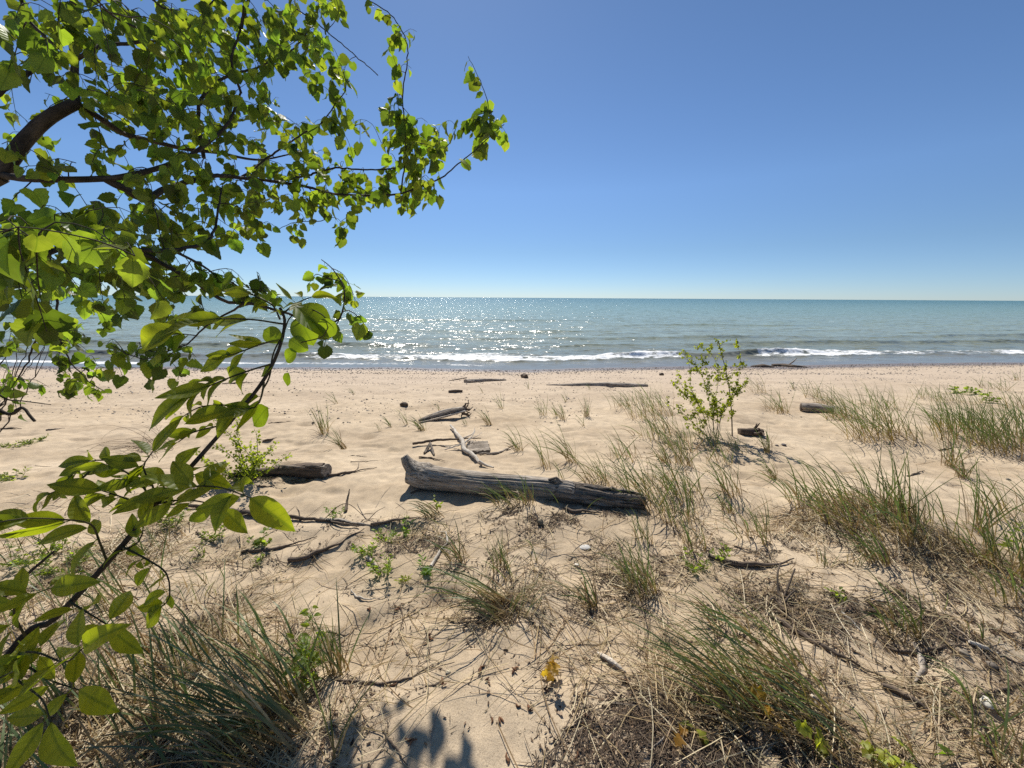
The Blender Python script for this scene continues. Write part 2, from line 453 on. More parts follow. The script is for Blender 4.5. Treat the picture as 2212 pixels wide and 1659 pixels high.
def water():
    ys = []; y = 14.0
    while y < 60: ys.append(y); y += 0.06 if y < 27 else 0.006*y
    while y < 400: ys.append(y); y *= 1.012
    while y < 30000: ys.append(y); y *= 1.25
    ys = np.array(ys); nx = 420
    u = np.linspace(-1, 1, nx)
    W = 1.45*ys+4
    X = u[None]*W[:, None]
    ext = np.array([1.2, 1.7, 3, 8, 30])
    XR = W[:, None]*ext[None]; X = np.concatenate([-XR[:, ::-1], X, XR], 1)
    Y = np.repeat(ys[:, None], X.shape[1], 1)
    off = shore_y(X)-SHORE
    D = Y-SHORE-off                                   # distance out from the water's edge
    fall = np.clip(1-D/260, 0, 1)
    jit = 1.6*fbm(X*0.06, Y*0.02, 31, 3)+0.5*fbm(X*0.35, Y*0.2, 32, 2)
    Z = np.zeros_like(X)
    foam = np.zeros_like(X)
    # breaking wave and swash
    for (d0, amp, wid, seed, fo) in ((3.6, 0.30, 0.55, 41, 1.0), (8.6, 0.22, 0.8, 42, 0.10), (13.5, 0.22, 1.0, 43, 0.2), (20, 0.2, 1.2, 44, 0.16), (28, 0.2, 1.4, 45, 0.12), (38, 0.2, 1.6, 46, 0.1)):
        dd = D-d0-jit*(0.8+0.05*d0)
        mod = np.clip(0.6+2.2*fbm(X*(1.3/(d0+6)), X*0+seed, seed, 2), 0.12, 1.0)
        k = np.where(dd < 0, wid*0.55, wid*1.5)
        e = np.exp(-(dd/k)**2)
        Z += amp*mod*e
        if fo > 0.5:
            cov = np.clip(0.95-1.15*np.exp(-((X-11.8)/2.6)**2)+1.1*fbm(X*0.35, X*0+9, 71, 3), 0, 1)
            cov = cov*np.clip((X+14)/5, 0.45, 1)*np.clip(0.95+1.1*fbm(X*1.4, Y*2.5, 74, 3), 0, 1)
            dd = dd+0.5*fbm(X*1.1, X*0+2, 75, 3)
            f = np.clip((dd+1.15)/0.35, 0, 1)*np.clip((0.75-dd)/0.5, 0, 1)*cov
            f = np.maximum(f, 0.8*np.clip((dd+0.2)/0.3, 0, 1)*np.clip((2.6-dd)/1.2, 0, 1)*np.exp(-((X+2.0)/4.5)**2))
            Z += 0.16*f*(0.5+fbm(X*2.2, Y*2.2, 73, 3))
        else:
            f = np.exp(-(np.where(dd < 0, dd/0.5, dd/0.4))**2)*np.clip((mod-0.55)*3, 0, 1)*fo*2.2
        foam = np.maximum(foam, f)
    # thin swash edge
    sw = np.exp(-((D-1.25-0.35*jit)/0.5)**2)*np.clip(0.75+1.2*fbm(X*0.25, X*0+7, 51, 2), 0, 1)
    foam = np.maximum(foam, sw*np.clip((1.5-X)/4, 0.12, 1))
    # wind sea
    chop = 0.13*fbm(X*0.28+Y*0.05, Y*0.75, 21, 3)+0.07*fbm(X*0.9, Y*1.8, 22, 3)
    chop = chop*np.clip(D/7, 0.08, 1)*fall
    Z += chop
    cap = np.clip((fbm(X*0.30, Y*0.75, 61, 3)-0.20)*9, 0, 1)*np.clip((D-6)/8, 0, 1)*np.clip(1-(D-150)/250, 0, 1)*0.6
    foam = np.maximum(foam, cap)
    Z = WZ+Z*np.clip((D+0.3)/2.5, 0.06, 1)
    mb = MB(); r_, c_ = X.shape
    idx = np.arange(r_*c_).reshape(r_, c_)
    q = np.stack([idx[:-1, :-1], idx[:-1, 1:], idx[1:, 1:], idx[1:, :-1]], -1).reshape(-1, 4)
    F = foam.reshape(-1)
    mb.add(np.stack([X, Y, Z], -1).reshape(-1, 3), quads=q, col=np.stack([F, F, F], -1))
    tag(mb.build('lake_water', M_WATER), kind='structure')
water()

# ---------------------------------------------------------------- leaves
def leaf_template(kind, fold, curl, wave, seed, hi=True):
    if kind == 'heart':
        t = np.linspace(0, 1, 12); wv = 0.56*np.sin(np.pi*np.clip(t, 0, 1)**0.62)**0.8*(1-0.25*t)
        wv[0] = 0.16; back = np.array([0.0]*12); back[:3] = (-0.16, -0.10, -0.03)
    elif kind == 'oval':
        t = np.linspace(0, 1, 9); wv = 0.205*np.sin(np.pi*t**0.85)**0.95; back = np.zeros(9)
    elif kind == 'round':
        t = np.linspace(0, 1, 9); wv = 0.42*np.sin(np.pi*t**0.8)**0.7; back = np.zeros(9)
    elif kind == 'lobed':
        t = np.linspace(0, 1, 13); wv = 0.55*np.sin(np.pi*t**0.7)**0.8*(0.72+0.28*np.cos(t*5.5*np.pi)); wv[0] = 0.1; back = np.zeros(13); back[0] = -0.1
    else:
        t = np.linspace(0, 1, 5); wv = 0.2*np.sin(np.pi*t**0.9)**0.9; back = np.zeros(5)
    rs = np.random.default_rng(seed)
    ser = np.where(np.arange(len(t)) % 2 == 0, 1.0, 0.88) if kind == 'heart' else np.ones(len(t))
    cols = np.array([-1, -0.5, 0, 0.5, 1.0]) if kind != 'tiny' else np.array([-1, 0, 1.0])
    V = []; TC = []
    for i, tt in enumerate(t):
        for c in cols:
            s = ser[i] if abs(c) == 1 else 1
            x = c*wv[i]*s; yy = tt+back[i]*abs(c)
            z = fold*abs(x)+wave*math.sin(tt*9+c*2+seed)*abs(c)*0.5
            # curl along length
            a = curl*tt
            yb = math.sin(a)/curl*1.0 if abs(curl) > 1e-3 else tt
            zb = -(1-math.cos(a))/curl if abs(curl) > 1e-3 else 0
            V.append((x, yb+back[i]*abs(c), z+zb)); TC.append((x, yy, 0))
    n, m_ = len(t), len(cols)
    idx = np.arange(n*m_).reshape(n, m_)
    q = np.stack([idx[:-1, :-1], idx[:-1, 1:], idx[1:, 1:], idx[1:, :-1]], -1).reshape(-1, 4)
    return np.array(V), q, np.array(TC)
HEART = [leaf_template('heart', f, c, w_, i) for i, (f, c, w_) in enumerate([(0.25, 0.5, 0.06), (0.5, 0.9, 0.1), (-0.15, 0.4, 0.08), (0.35, 1.3, 0.12), (0.1, -0.4, 0.1), (0.6, 0.3, 0.05)])]
OVAL = [leaf_template('oval', f, c, w_, i) for i, (f, c, w_) in enumerate([(0.3, 0.5, 0.03), (0.5, 0.9, 0.05), (0.15, 0.3, 0.04), (0.25, -0.3, 0.03)])]
ROUND = [leaf_template('round', f, c, w_, i) for i, (f, c, w_) in enumerate([(0.3, 0.5, 0.03), (0.1, 0.2, 0.05)])]
LOBED = [leaf_template('lobed', f, c, w_, i) for i, (f, c, w_) in enumerate([(0.3, 0.5, 0.08), (0.1, 0.9, 0.1)])]
TINY = [leaf_template('tiny', f, c, 0, i) for i, (f, c) in enumerate([(0.4, 0.5), (0.2, 0.9), (0.5, 0.2)])]
def put_leaf(mb, tmpl, pos, D, Nn, size, col, petiole=0.0, pcol=None, anchor=None, pr=0.0008):
    V, q, tc = tmpl[rng.integers(len(tmpl))]
    D = nrm(D); X = nrm(np.cross(D, Nn)); Nz = np.cross(X, D)
    B = np.stack([X, D, Nz])
    mb.add(pos+(V*size)@B, quads=q, col=col, tc=tc)
    if anchor is not None:
        a = np.asarray(anchor); e = pos
        sd_ = X*pr
        up_ = Nz*pr
        mb.add([a-sd_, a+sd_, e+sd_, e-sd_, a-up_, a+up_, e+up_, e-up_], quads=[[0, 1, 2, 3], [4, 5, 6, 7]], col=pcol if pcol is not None else col)
def rv(s=1.0):
    return rng.normal(size=3)*s

# ---------------------------------------------------------------- the broadleaf tree
def LP(pts):
    return np.array([pix(*p) for p in pts])
def dep(px, py, d, extra=1.0):
    # the crown leans away from the camera: its right hand boughs reach out over the beach
    a = min(1, max(0, (px-250)/450)); a = a*a*(3-2*a); b = min(1, max(0, (570-py)/70))
    return d*(1+0.30*a*b*extra)
def py_lo(x, y):
    return 430 < x < 740 and y < 330
def big_tree():
    base = np.array([-3.3, 1.55, float(gh(-3.3, 1.55))])
    root = thing('broadleaf_tree', base, 'large broadleaf tree with heart shaped backlit leaves reaching in from the left', 'tree')
    limb_in = pix(-60, 420, 1.75)
    mb = MB()
    tp = resample(np.array([base-[0, 0, 0.2], base+[0.05, 0, 0.5], base+[0.15, 0.05, 1.1], limb_in-[0.35, 0, 0.35], limb_in, pix(0, 378, 1.75)]), 0.06)
    tube(mb, tp, [0.12, 0.09, 0.07, 0.05, 0.034], 12, rough=0.12, seed=1)
    tr = mb.build('trunk', M_BARK, root)
    # main branches traced as real 3-D curves: (points (px, py, depth), r0, r1)
    BR = [
        ([(0, 378, 1.75), (30, 335, 1.75), (70, 285, 1.78), (120, 245, 1.8), (165, 223, 1.85)], .031, .023),
        ([(165, 223, 1.85), (160, 180, 1.9), (162, 130, 1.9), (150, 60, 1.8), (165, -30, 1.7)], .018, .010),
        ([(165, 223, 1.85), (220, 258, 1.95), (270, 290, 2.1), (330, 305, 2.2), (400, 322, 2.3), (470, 330, 2.35), (560, 345, 2.5), (640, 330, 2.6)], .015, .005),
        ([(0, 378, 1.75), (60, 386, 1.7), (150, 388, 1.7), (240, 385, 1.75), (310, 372, 1.8), (375, 352, 1.85), (420, 330, 1.9), (490, 270, 2.0), (520, 200, 2.1)], .015, .006),
        ([(225, 386, 1.75), (270, 408, 1.8), (310, 430, 1.85), (350, 412, 1.9), (400, 395, 2.0), (470, 380, 2.1), (525, 385, 2.2), (600, 393, 2.25), (667, 404, 2.25), (712, 418, 2.25), (796, 422, 2.25), (858, 420, 2.25), (907, 404, 2.25), (952, 385, 2.2), (983, 359, 2.2), (1032, 319, 2.2), (1060, 293, 2.2), (1090, 268, 2.2)], .016, .0025),
        ([(600, 393, 2.25), (676, 375, 2.35), (726, 363, 2.4), (775, 366, 2.4), (830, 366, 2.4), (882, 358, 2.35), (931, 347, 2.35), (969, 312, 2.3), (985, 275, 2.3)], .009, .0025),
        ([(1060, 293, 2.2), (1058, 243, 2.2), (1046, 194, 2.15), (1025, 149, 2.15), (1011, 121, 2.15)], .0035, .0016),
        ([(865, 418, 2.25), (875, 350, 2.2), (877, 312, 2.2), (872, 243, 2.15), (870, 194, 2.15), (879, 146, 2.1), (879, 97, 2.1), (865, 62, 2.1), (844, 31, 2.1), (796, 0, 2.1)], .006, .003),
        ([(520, 385, 2.2), (580, 340, 2.3), (622, 309, 2.3), (674, 278, 2.3), (702, 257, 2.3), (726, 222, 2.3), (747, 194, 2.3), (745, 165, 2.3)], .009, .003),
        ([(440, 340, 2.3), (430, 230, 2.3), (480, 170, 2.4), (560, 145, 2.5), (640, 100, 2.5), (678, 45, 2.5)], .012, .004),
        ([(640, 20, 2.6), (678, 45, 2.6), (750, 105, 2.6), (817, 163, 2.6)], .005, .004),
        ([(520, 200, 2.1), (500, 130, 2.1), (520, 60, 2.1), (530, -20, 2.0)], .008, .005),
        ([(162, 130, 1.9), (220, 100, 1.9), (300, 92, 2.0), (370, 80, 2.1), (430, 40, 2.2), (470, -10, 2.2)], .009, .004),
        ([(330, 0, 2.0), (370, 30, 2.1), (400, 60, 2.2), (450, 90, 2.3)], .005, .003),
        ([(-80, 560, 1.2), (0, 552, 1.2), (73, 549, 1.25), (146, 536, 1.35), (208, 540, 1.45), (312, 540, 1.55), (371, 540, 1.65), (434, 528, 1.7), (462, 500, 1.75), (472, 451, 1.8), (479, 406, 1.9)], .011, .004),
        ([(260, 540, 1.5), (326, 556, 1.6), (375, 586, 1.65), (417, 605, 1.7), (458, 636, 1.7), (493, 653, 1.7), (528, 655, 1.7), (590, 668, 1.7), (642, 685, 1.7), (708, 698, 1.75), (733, 688, 1.75), (743, 657, 1.75), (741, 622, 1.75), (729, 594, 1.75), (694, 560, 1.75)], .010, .0018),
        ([(371, 540, 1.65), (434, 570, 1.75), (462, 591, 1.8), (503, 612, 1.8), (555, 640, 1.8)], .006, .002),
        ([(100, 545, 2.0), (115, 587, 2.4), (122, 640, 2.4), (125, 692, 2.4), (130, 733, 2.4), (142, 758, 2.4), (153, 782, 2.4), (174, 806, 2.4), (201, 830, 2.4), (226, 844, 2.4)], .013, .002),
        ([(528, 655, 1.7), (470, 690, 1.75), (423, 723, 1.8), (403, 744, 1.8), (364, 758, 1.8), (326, 775, 1.8), (290, 770, 1.8), (240, 745, 1.8)], .005, .0018),
        ([(-120, 250, 1.5), (-20, 210, 1.6), (60, 160, 1.7), (120, 110, 1.8), (60, 40, 1.8), (40, -20, 1.8)], .012, .006),
        ([(-100, 640, 2.3), (-20, 620, 2.3), (40, 640, 2.4), (80, 700, 2.4), (60, 780, 2.4), (30, 830, 2.4)], .010, .003),
        ([(665, 404, 2.25), (690, 440, 2.3), (700, 475, 2.3), (640, 480, 2.3), (590, 500, 2.3)], .004, .002),
        ([(520, 60, 2.1), (560, -60, 2.1), (640, -160, 2.2), (740, -260, 2.3), (820, -340, 2.4), (850, -440, 2.4)], .010, .003),
        ([(300, 60, 1.6), (250, 40, 1.5), (200, -10, 1.4)], .005, .003),
    ]
    nodes = []; nb = []; nr = []; tubes = [MB() for _ in BR]; leaves = [MB() for _ in BR]
    for b, (pts, r0, r1) in enumerate(BR):
        p = resample(LP([(x_, y_, dep(x_, y_, d_)) for (x_, y_, d_) in pts]), 0.03)
        if b > 3: p = p+np.array([rv(0.002) for _ in p])
        tube(tubes[b], p, [r0, r1], 8 if r0 > .01 else 5, rough=0.10, seed=b+2, capcol=(1, 1, 1))
        for i, q in enumerate(p):
            nodes.append(q); nb.append(b); nr.append(r0+(r1-r0)*i/len(p))
    # twig targets: (px, py, rx, ry, count, d0, d1)
    BL = [(60, 60, 110, 80, 16, 1.3, 2.3), (200, 40, 120, 60, 16, 1.3, 2.4), (360, 50, 110, 60, 18, 1.6, 2.6), (500, 70, 110, 70, 22, 1.8, 2.8), (620, 60, 90, 60, 18, 2.0, 2.9), (700, 40, 50, 45, 8, 2.1, 2.6),
          (90, 200, 70, 60, 3, 1.5, 2.2), (230, 160, 100, 60, 16, 1.5, 2.4), (370, 170, 100, 70, 20, 1.7, 2.6), (520, 170, 90, 60, 18, 1.9, 2.8), (650, 130, 70, 50, 10, 2.1, 2.8), (715, 165, 35, 45, 7, 2.2, 2.5),
          (60, 330, 70, 60, 4, 1.2, 2.2), (300, 260, 120, 60, 12, 1.6, 2.5), (460, 270, 100, 70, 22, 1.7, 2.6), (570, 270, 60, 70, 11, 2.0, 2.7), (680, 290, 60, 50, 12, 2.1, 2.6), (760, 270, 35, 60, 6, 2.1, 2.5),
          (200, 340, 110, 50, 6, 1.5, 2.2), (360, 380, 110, 60, 14, 1.6, 2.4), (520, 400, 110, 60, 22, 1.8, 2.6), (640, 400, 80, 50, 16, 2.0, 2.5), (760, 390, 80, 50, 18, 2.1, 2.5), (880, 380, 70, 50, 24, 2.1, 2.5),
          (930, 290, 55, 40, 17, 2.1, 2.5), (1060, 265, 28, 25, 9, 2.15, 2.25), (858, 150, 22, 100, 10, 2.0, 2.2), (880, 290, 30, 60, 10, 2.1, 2.3),
          (40, 500, 70, 30, 7, 0.75, 1.0), (250, 520, 90, 30, 6, 0.95, 1.15), (60, 470, 90, 50, 10, 0.95, 1.7), (170, 470, 100, 50, 10, 1.1, 1.8), (300, 480, 100, 50, 12, 1.3, 2.1), (430, 470, 90, 60, 14, 1.5, 2.2), (560, 470, 60, 50, 8, 1.9, 2.3), (640, 490, 25, 35, 3, 2.2, 2.3), (740, 450, 70, 30, 7, 2.2, 2.4),
          (50, 590, 80, 50, 12, 1.1, 2.2), (190, 580, 90, 40, 10, 1.2, 2.0), (330, 570, 90, 40, 12, 1.4, 2.0), (440, 600, 80, 40, 10, 1.5, 1.9), (550, 600, 40, 40, 5, 1.7, 1.9),
          (60, 720, 60, 50, 6, 2.0, 2.6), (150, 720, 40, 50, 7, 2.3, 2.5), (190, 800, 50, 40, 7, 2.3, 2.5), (40, 830, 50, 40, 5, 2.2, 2.5), (220, 640, 60, 25, 5, 2.0, 2.4), (320, 650, 60, 30, 4, 1.8, 2.2), (410, 660, 60, 25, 4, 1.7, 1.9),
          (380, 750, 70, 20, 6, 1.75, 1.9), (270, 765, 40, 20, 3, 1.75, 1.9), (720, 610, 30, 25, 3, 1.72, 1.8), (735, 690, 20, 20, 3, 1.72, 1.8)]
    BL += [(700, -70, 90, 60, 12, 1.9, 2.6), (620, -120, 110, 70, 10, 1.9, 2.6), (760, -190, 90, 80, 10, 1.9, 2.7), (500, -130, 110, 80, 10, 1.8, 2.5), (330, -120, 130, 80, 8, 1.7, 2.4)]
    targets = []
    for (x, y, rx, ry, n, d0, d1) in BL:
        for k in range(int(n*1.02)):
            a = rng.uniform(0, 2*math.pi); r_ = math.sqrt(rng.uniform(0, 1))
            qx, qy = x+rx*r_*math.cos(a), y+ry*r_*math.sin(a); targets.append(pix(qx, qy, dep(qx, qy, rng.uniform(d0, d1), 1.0 if x > 790 else rng.uniform(.6, 2.3) if py_lo(x, y) else 1.0)))
    targets = np.array(targets)
    nodes = list(nodes)
    twigs = []
    NA = np.array(nodes); dmin = np.array([np.min(np.linalg.norm(NA-t_, axis=1)) for t_ in targets])
    for ti in np.argsort(dmin):
        tg = targets[ti]
        NA = np.array(nodes)
        dd = np.linalg.norm(NA-tg, axis=1)
        j = int(np.argmin(dd+0.0*dd))
        s = NA[j]; b = nb[j]
        Ld = dd[j]
        if Ld < 0.05:
            tg = s+nrm(rv()+np.array([-.2, 0, -.3]))*0.12; Ld = 0.12
        mid = (s+tg)/2+np.array([0, 0, 0.10*Ld])+rv(0.08*Ld)
        tip = tg+np.array([0, 0, -0.04])
        p = resample(np.array([s, mid, tg, tip+nrm(tg-mid)*0.05]), 0.025)
        rr0 = min(nr[j]*0.7, 0.0015+0.006*Ld+0.0006)
        tube(tubes[b], p, [max(rr0, 0.0018), 0.0010], 4, seed=ti % 17, cap=False)
        twigs.append((b, p))
        for i, q in enumerate(p[::2]):
            nodes.append(q); nb.append(b); nr.append(max(rr0, 0.0018)*(1-i/len(p))+0.0009)
    # traced outer twigs carry leaves too
    for b in (4, 5, 6, 7, 8, 9, 15, 16, 17, 18, 11, 12):
        p = resample(LP([(x_, y_, dep(x_, y_, d_)) for (x_, y_, d_) in BR[b][0]]), 0.03)
        twigs.append((b, p[len(p)//2 if b in (4, 9, 15) else len(p)//5:]))
    for (b, p) in twigs:
        n = len(p)
        L = np.concatenate([[0], np.cumsum(np.linalg.norm(np.diff(p, axis=0), axis=1))])
        tot = L[-1]
        zs = min(1.7, max(1.0, dist(p[-1])/2.2)); s = max(0.0, tot-0.34*zs)+rng.uniform(0, 0.03); k = rng.integers(2)
        while s <= tot:
            i = min(n-2, int(np.searchsorted(L, s)))
            a = p[i]; T = nrm(p[min(i+1, n-1)]-p[max(i-1, 0)])
            side = nrm(np.cross(T, np.array([0, 0, 1.0])+rv(0.3)))*(1 if k % 2 else -1); k += 1
            dd = nrm(0.55*side+0.35*T+np.array([-0.28, 0.05, -0.55])+rv(0.33))
            pl = zs*rng.uniform(0.015, 0.035)
            pos = a+dd*pl+np.array([0, 0, -0.004])
            D = nrm(dd+np.array([-0.10, 0, -0.35])+rv(0.25))
            nn = np.array([0.1, -0.9, 0.6])+rv(0.9)
            fr = (tot-s)/(0.34*zs)
            size = zs*(0.036+0.046*rng.uniform()**1.3)*(0.76+0.4*min(1, fr+0.25))
            g = rng.uniform(0.4, 1.35)
            yl = rng.uniform(0.85, 1.25)
            col = np.array([0.078*yl, 0.118, 0.030])*g
            put_leaf(leaves[b], HEART, pos, D, nn, size, col, anchor=a, pcol=(0.10, 0.13, 0.03))
            s += zs*rng.uniform(0.026, 0.048)
    for b in range(len(BR)):
        o = tubes[b].build('limb' if b in (0, 3) else 'branch', M_BARK, root)
        leaves[b].build('foliage', M_LEAF, o)
big_tree()

# ---------------------------------------------------------------- the near sapling with compound leaves
def near_sapling():
    q0, q1 = pix(0, 1437, .72), pix(60, 1387, .73)
    dn = nrm(q0-q1); base = q0.copy()
    while base[2] > float(gh(base[0], base[1])): base = base+dn*0.02; dn = nrm(dn+np.array([0.004, 0.0, -0.012]))
    root = thing('compound_leaf_sapling', base, 'leaning foreground sapling with a bare dark stem and compound oval leaves', 'sapling')
    mb = MB()
    stem = resample(np.vstack([[base-[0, 0, .05], (base+q0)/2], LP([(0, 1437, 0.72), (120, 1335, 0.74), (250, 1195, 0.76), (335, 1092, 0.78), (420, 1000, 0.80), (500, 908, 0.82), (560, 835, 0.84), (592, 780, 0.85), (610, 730, 0.86), (615, 690, 0.86), (605, 665, 0.86)])]), 0.02)
    tube(mb, stem, [0.0100, 0.0080, 0.0068, 0.0058, 0.0044, 0.003], 8, rough=0.08, seed=3)
    mb.build('stem', M_BARK, root)
    mb = MB()
    tube(mb, resample(LP([(0, 1300, 0.8), (60, 1240, 0.8), (118, 1190, 0.8)]), .02), [.004, .002], 5)
    RA = [([(612, 700, .86), (540, 690, .84), (460, 690, .82), (385, 705, .80)], 4, 105), ([(605, 690, .86), (590, 660, .86), (562, 645, .86), (535, 632, .86)], 4, 55), ([(608, 680, .86), (640, 655, .87), (672, 642, .87)], 3, 50),
          ([(610, 730, .86), (560, 745, .84), (520, 760, .83), (490, 770, .83)], 3, 70), ([(592, 785, .85), (540, 800, .83), (480, 822, .81), (420, 848, .79)], 4, 108), ([(570, 825, .84), (565, 855, .83), (550, 880, .82), (500, 885, .80)], 3, 85),
          ([(530, 880, .83), (480, 875, .83), (430, 880, .83), (395, 900, .83)], 3, 55), ([(500, 915, .82), (450, 925, .81), (415, 935, .80), (385, 955, .80)], 3, 62),
          ([(335, 1092, .78), (300, 1040, .77), (257, 1011, .76), (226, 994, .75), (190, 1000, .74), (150, 1030, .74)], 8, 72), ([(200, 1010, .75), (170, 1040, .74), (110, 1065, .73)], 3, 62),
          ([(345, 1085, .78), (400, 1055, .74), (470, 1052, .71), (540, 1075, .69)], 6, 108), ([(340, 1088, .78), (390, 1080, .76), (440, 1085, .74), (480, 1100, .73)], 3, 80), ([(330, 1095, .78), (370, 1030, .76), (420, 1025, .75)], 4, 80), ([(335, 1092, .78), (330, 1050, .77), (310, 1010, .76), (330, 975, .76)], 5, 78), ([(320, 1100, .78), (280, 1080, .76), (220, 1060, .74)], 3, 85),
          ([(232, 1215, .76), (215, 1170, .74), (195, 1132, .70), (130, 1122, .66), (50, 1120, .62), (-10, 1130, .6)], 5, 105), ([(262, 1180, .76), (320, 1210, .74), (360, 1240, .73), (366, 1290, .72), (350, 1310, .72)], 5, 66),
          ([(250, 1195, .76), (300, 1170, .76), (310, 1135, .76)], 3, 70), ([(150, 1300, .74), (200, 1330, .70), (240, 1355, .68)], 2, 85), ([(30, 1410, .72), (80, 1410, .62), (140, 1430, .58), (180, 1400, .56)], 4, 95), ([(10, 1430, .72), (40, 1470, .6), (90, 1510, .55), (110, 1560, .53)], 3, 95),
          ([(60, 1385, .73), (30, 1320, .68), (60, 1290, .66), (110, 1270, .65)], 5, 90), ([(20, 1418, .72), (60, 1440, .66), (110, 1470, .62), (170, 1490, .6)], 5, 95), ([(-40, 1500, .66), (-10, 1470, .6), (30, 1450, .57)], 4, 100)]
    for (pts, npair, spx) in RA:
        p = resample(LP(pts), 0.012)
        rb = MB()
        tube(rb, p, [.0022, .0010], 5, col=(1, 1.2, .6), seed=2)
        rach = rb.build('leaf_stalk', M_BARK, root)
        lb = MB(); solo = npair <= 3
        def flush():
            nonlocal lb
            if solo: lb.build('leaflet', M_LEAF2, rach); lb = MB()
        n = len(p); dm = np.mean([q[2] for q in pts])
        for k in range(npair):
            f = 0.35+0.65*k/max(1, npair-1); i = min(n-2, int(f*(n-1))); a = p[i]; T = nrm(p[i+1]-p[i-1])
            for sgn in (1, -1):
                sd_ = nrm(np.cross(T, np.array([0, -0.4, 1.0])))*sgn
                D = nrm(0.42*sd_+0.35*T+np.array([-0.75, 0.05, -0.16])+rv(0.22))
                nn = np.array([0.1, -0.75, 0.8])+rv(0.5)
                sz = spx*rng.uniform(0.58, 1.0)*dm/FPX
                g = rng.uniform(.8, 1.2)
                put_leaf(lb, OVAL, a+D*0.008, D, nn, sz, np.array([.105, .135, .02])*g, anchor=a, pcol=(.11, .13, .03))
                flush()
        a = p[-1]; T = nrm(p[-1]-p[-3])
        put_leaf(lb, OVAL, a, T+np.array([-.2, 0, -.2]), np.array([0, -.7, .8])+rv(.3), spx*1.1*dm/FPX, np.array([.115, .145, .018]))
        lb.build('leaflet' if solo else 'leaflets', M_LEAF2, rach)
    mb.build('dead_side_twig', M_BARK, root)
    # a climbing vine twisting round its top
    vb = pix(560, 850, .86)
    vine = thing('climbing_vine', vb, 'thin twining vine with round leaves wrapped round the top of the foreground sapling', 'vine')
    sb = MB()
    top = resample(LP([(560, 840, .84), (592, 782, .85), (610, 730, .86), (615, 690, .86), (640, 670, .86)]), .012)
    sp = np.array([q+0.008*np.array([math.cos(i*0.55), math.sin(i*0.55), 0]) for i, q in enumerate(top)])
    sp = np.vstack([sp, LP([(672, 668, .86), (706, 690, .85), (700, 725, .85), (650, 740, .85)])])
    sp = resample(sp, .012)
    tube(sb, sp, [.0018, .0012], 5, col=(.9, 1.1, .6))
    st = sb.build('vine_stem', M_BARK, vine)
    lb = MB()
    for (x, y, s_) in ((680, 690, 95), (660, 715, 70), (645, 745, 45), (625, 770, 40), (590, 725, 45), (575, 800, 40), (705, 710, 50), (620, 820, 32), (560, 900, 60)):
        q = pix(x, y, .85); D = np.array([rng.uniform(-1, 1), 0, -.6])
        put_leaf(lb, ROUND, q-nrm(D)*s_*.5*.85/FPX, D, np.array([.1, -1, .5])+rv(.3), s_*.85/FPX, np.array([.085, .13, .02])*rng.uniform(.8, 1.2))
    lb.build('vine_leaves', M_LEAF2, vine)
near_sapling()

# ---------------------------------------------------------------- beach grass
def blades(mb, base, n, L, rad, lean, splay, width, kind, droop=1.0):
    k = 7
    for i in range(n):
        a = rng.uniform(0, 2*math.pi); r_ = rad*math.sqrt(rng.uniform(0, 1))
        x, y = base[0]+r_*math.cos(a), base[1]+r_*math.sin(a)
        p = np.array([x, y, float(base[2])+0.0 if rad < 0.05 else float(gh(x, y))])-np.array([0, 0, 0.01])
        if kind == 'flat': el = rng.uniform(0.05, 0.5)
        else: el = rng.normal(0, splay)
        az = rng.uniform(0, 2*math.pi)
        d = np.array([math.cos(az)*abs(el), math.sin(az)*abs(el), 1.0 if kind != 'flat' else 0.35])
        d = d+np.array([lean[0], lean[1], 0])*rng.uniform(0.35, 1.25)
        d = nrm(d)
        ln = L*rng.uniform(0.5, 1.12)
        st = ln/(k-1)
        g = droop*rng.uniform(0.15, 0.75)*(1.0 if kind != 'flat' else 1.8)
        pts = [p]
        wind = np.array([lean[0]*0.35, lean[1]*0.35, 0])
        for s in range(1, k):
            f = s/(k-1)
            d = nrm(d+(np.array([0, 0, -1.0])*g+wind)*f*0.45)
            q = pts[-1]+d*st
            if kind == 'flat' or q[2] < base[2]+0.06:
                q[2] = max(q[2], base[2]+0.006+0.02*rng.uniform())
            pts.append(q)
        P = np.array(pts)
        T = np.gradient(P, axis=0)
        b = nrm(np.cross(T[0], rv()))
        w_ = width*rng.uniform(0.6, 1.25)*np.array([0.8, 1, 1, 0.95, 0.8, 0.55, 0.08])
        B = np.array([nrm(np.cross(t_, np.cross(b, t_))) for t_ in T])
        V = np.empty((2*k, 3)); V[0::2] = P-B*w_[:, None]*.5; V[1::2] = P+B*w_[:, None]*.5
        gr = rng.uniform(.7, 1.3)
        if kind == 'green':
            top = np.array([0.095, 0.142, 0.054])*gr + np.array([0.03, 0.02, 0.0])*rng.uniform(0, 1)
            bot = np.array([0.29, 0.19, 0.085])*gr
            f = np.clip(np.linspace(-0.15, 3.4, k) if L < .45 else np.linspace(-0.3, 2.8, k), 0, 1)[:, None]
            c = bot*(1-f)+top*f
        else:
            v = rng.uniform(0, 1)
            c0 = np.array([0.44, 0.35, 0.205])*(1-v)+np.array([0.28, 0.18, 0.085])*v
            c = np.tile(c0*gr, (k, 1))
        ix = np.arange(k-1)*2
        mb.add(V, quads=np.stack([ix, ix+1, ix+3, ix+2], -1), col=np.repeat(c, 2, 0))
G_ALL = 'tufts of beach grass on the sand'
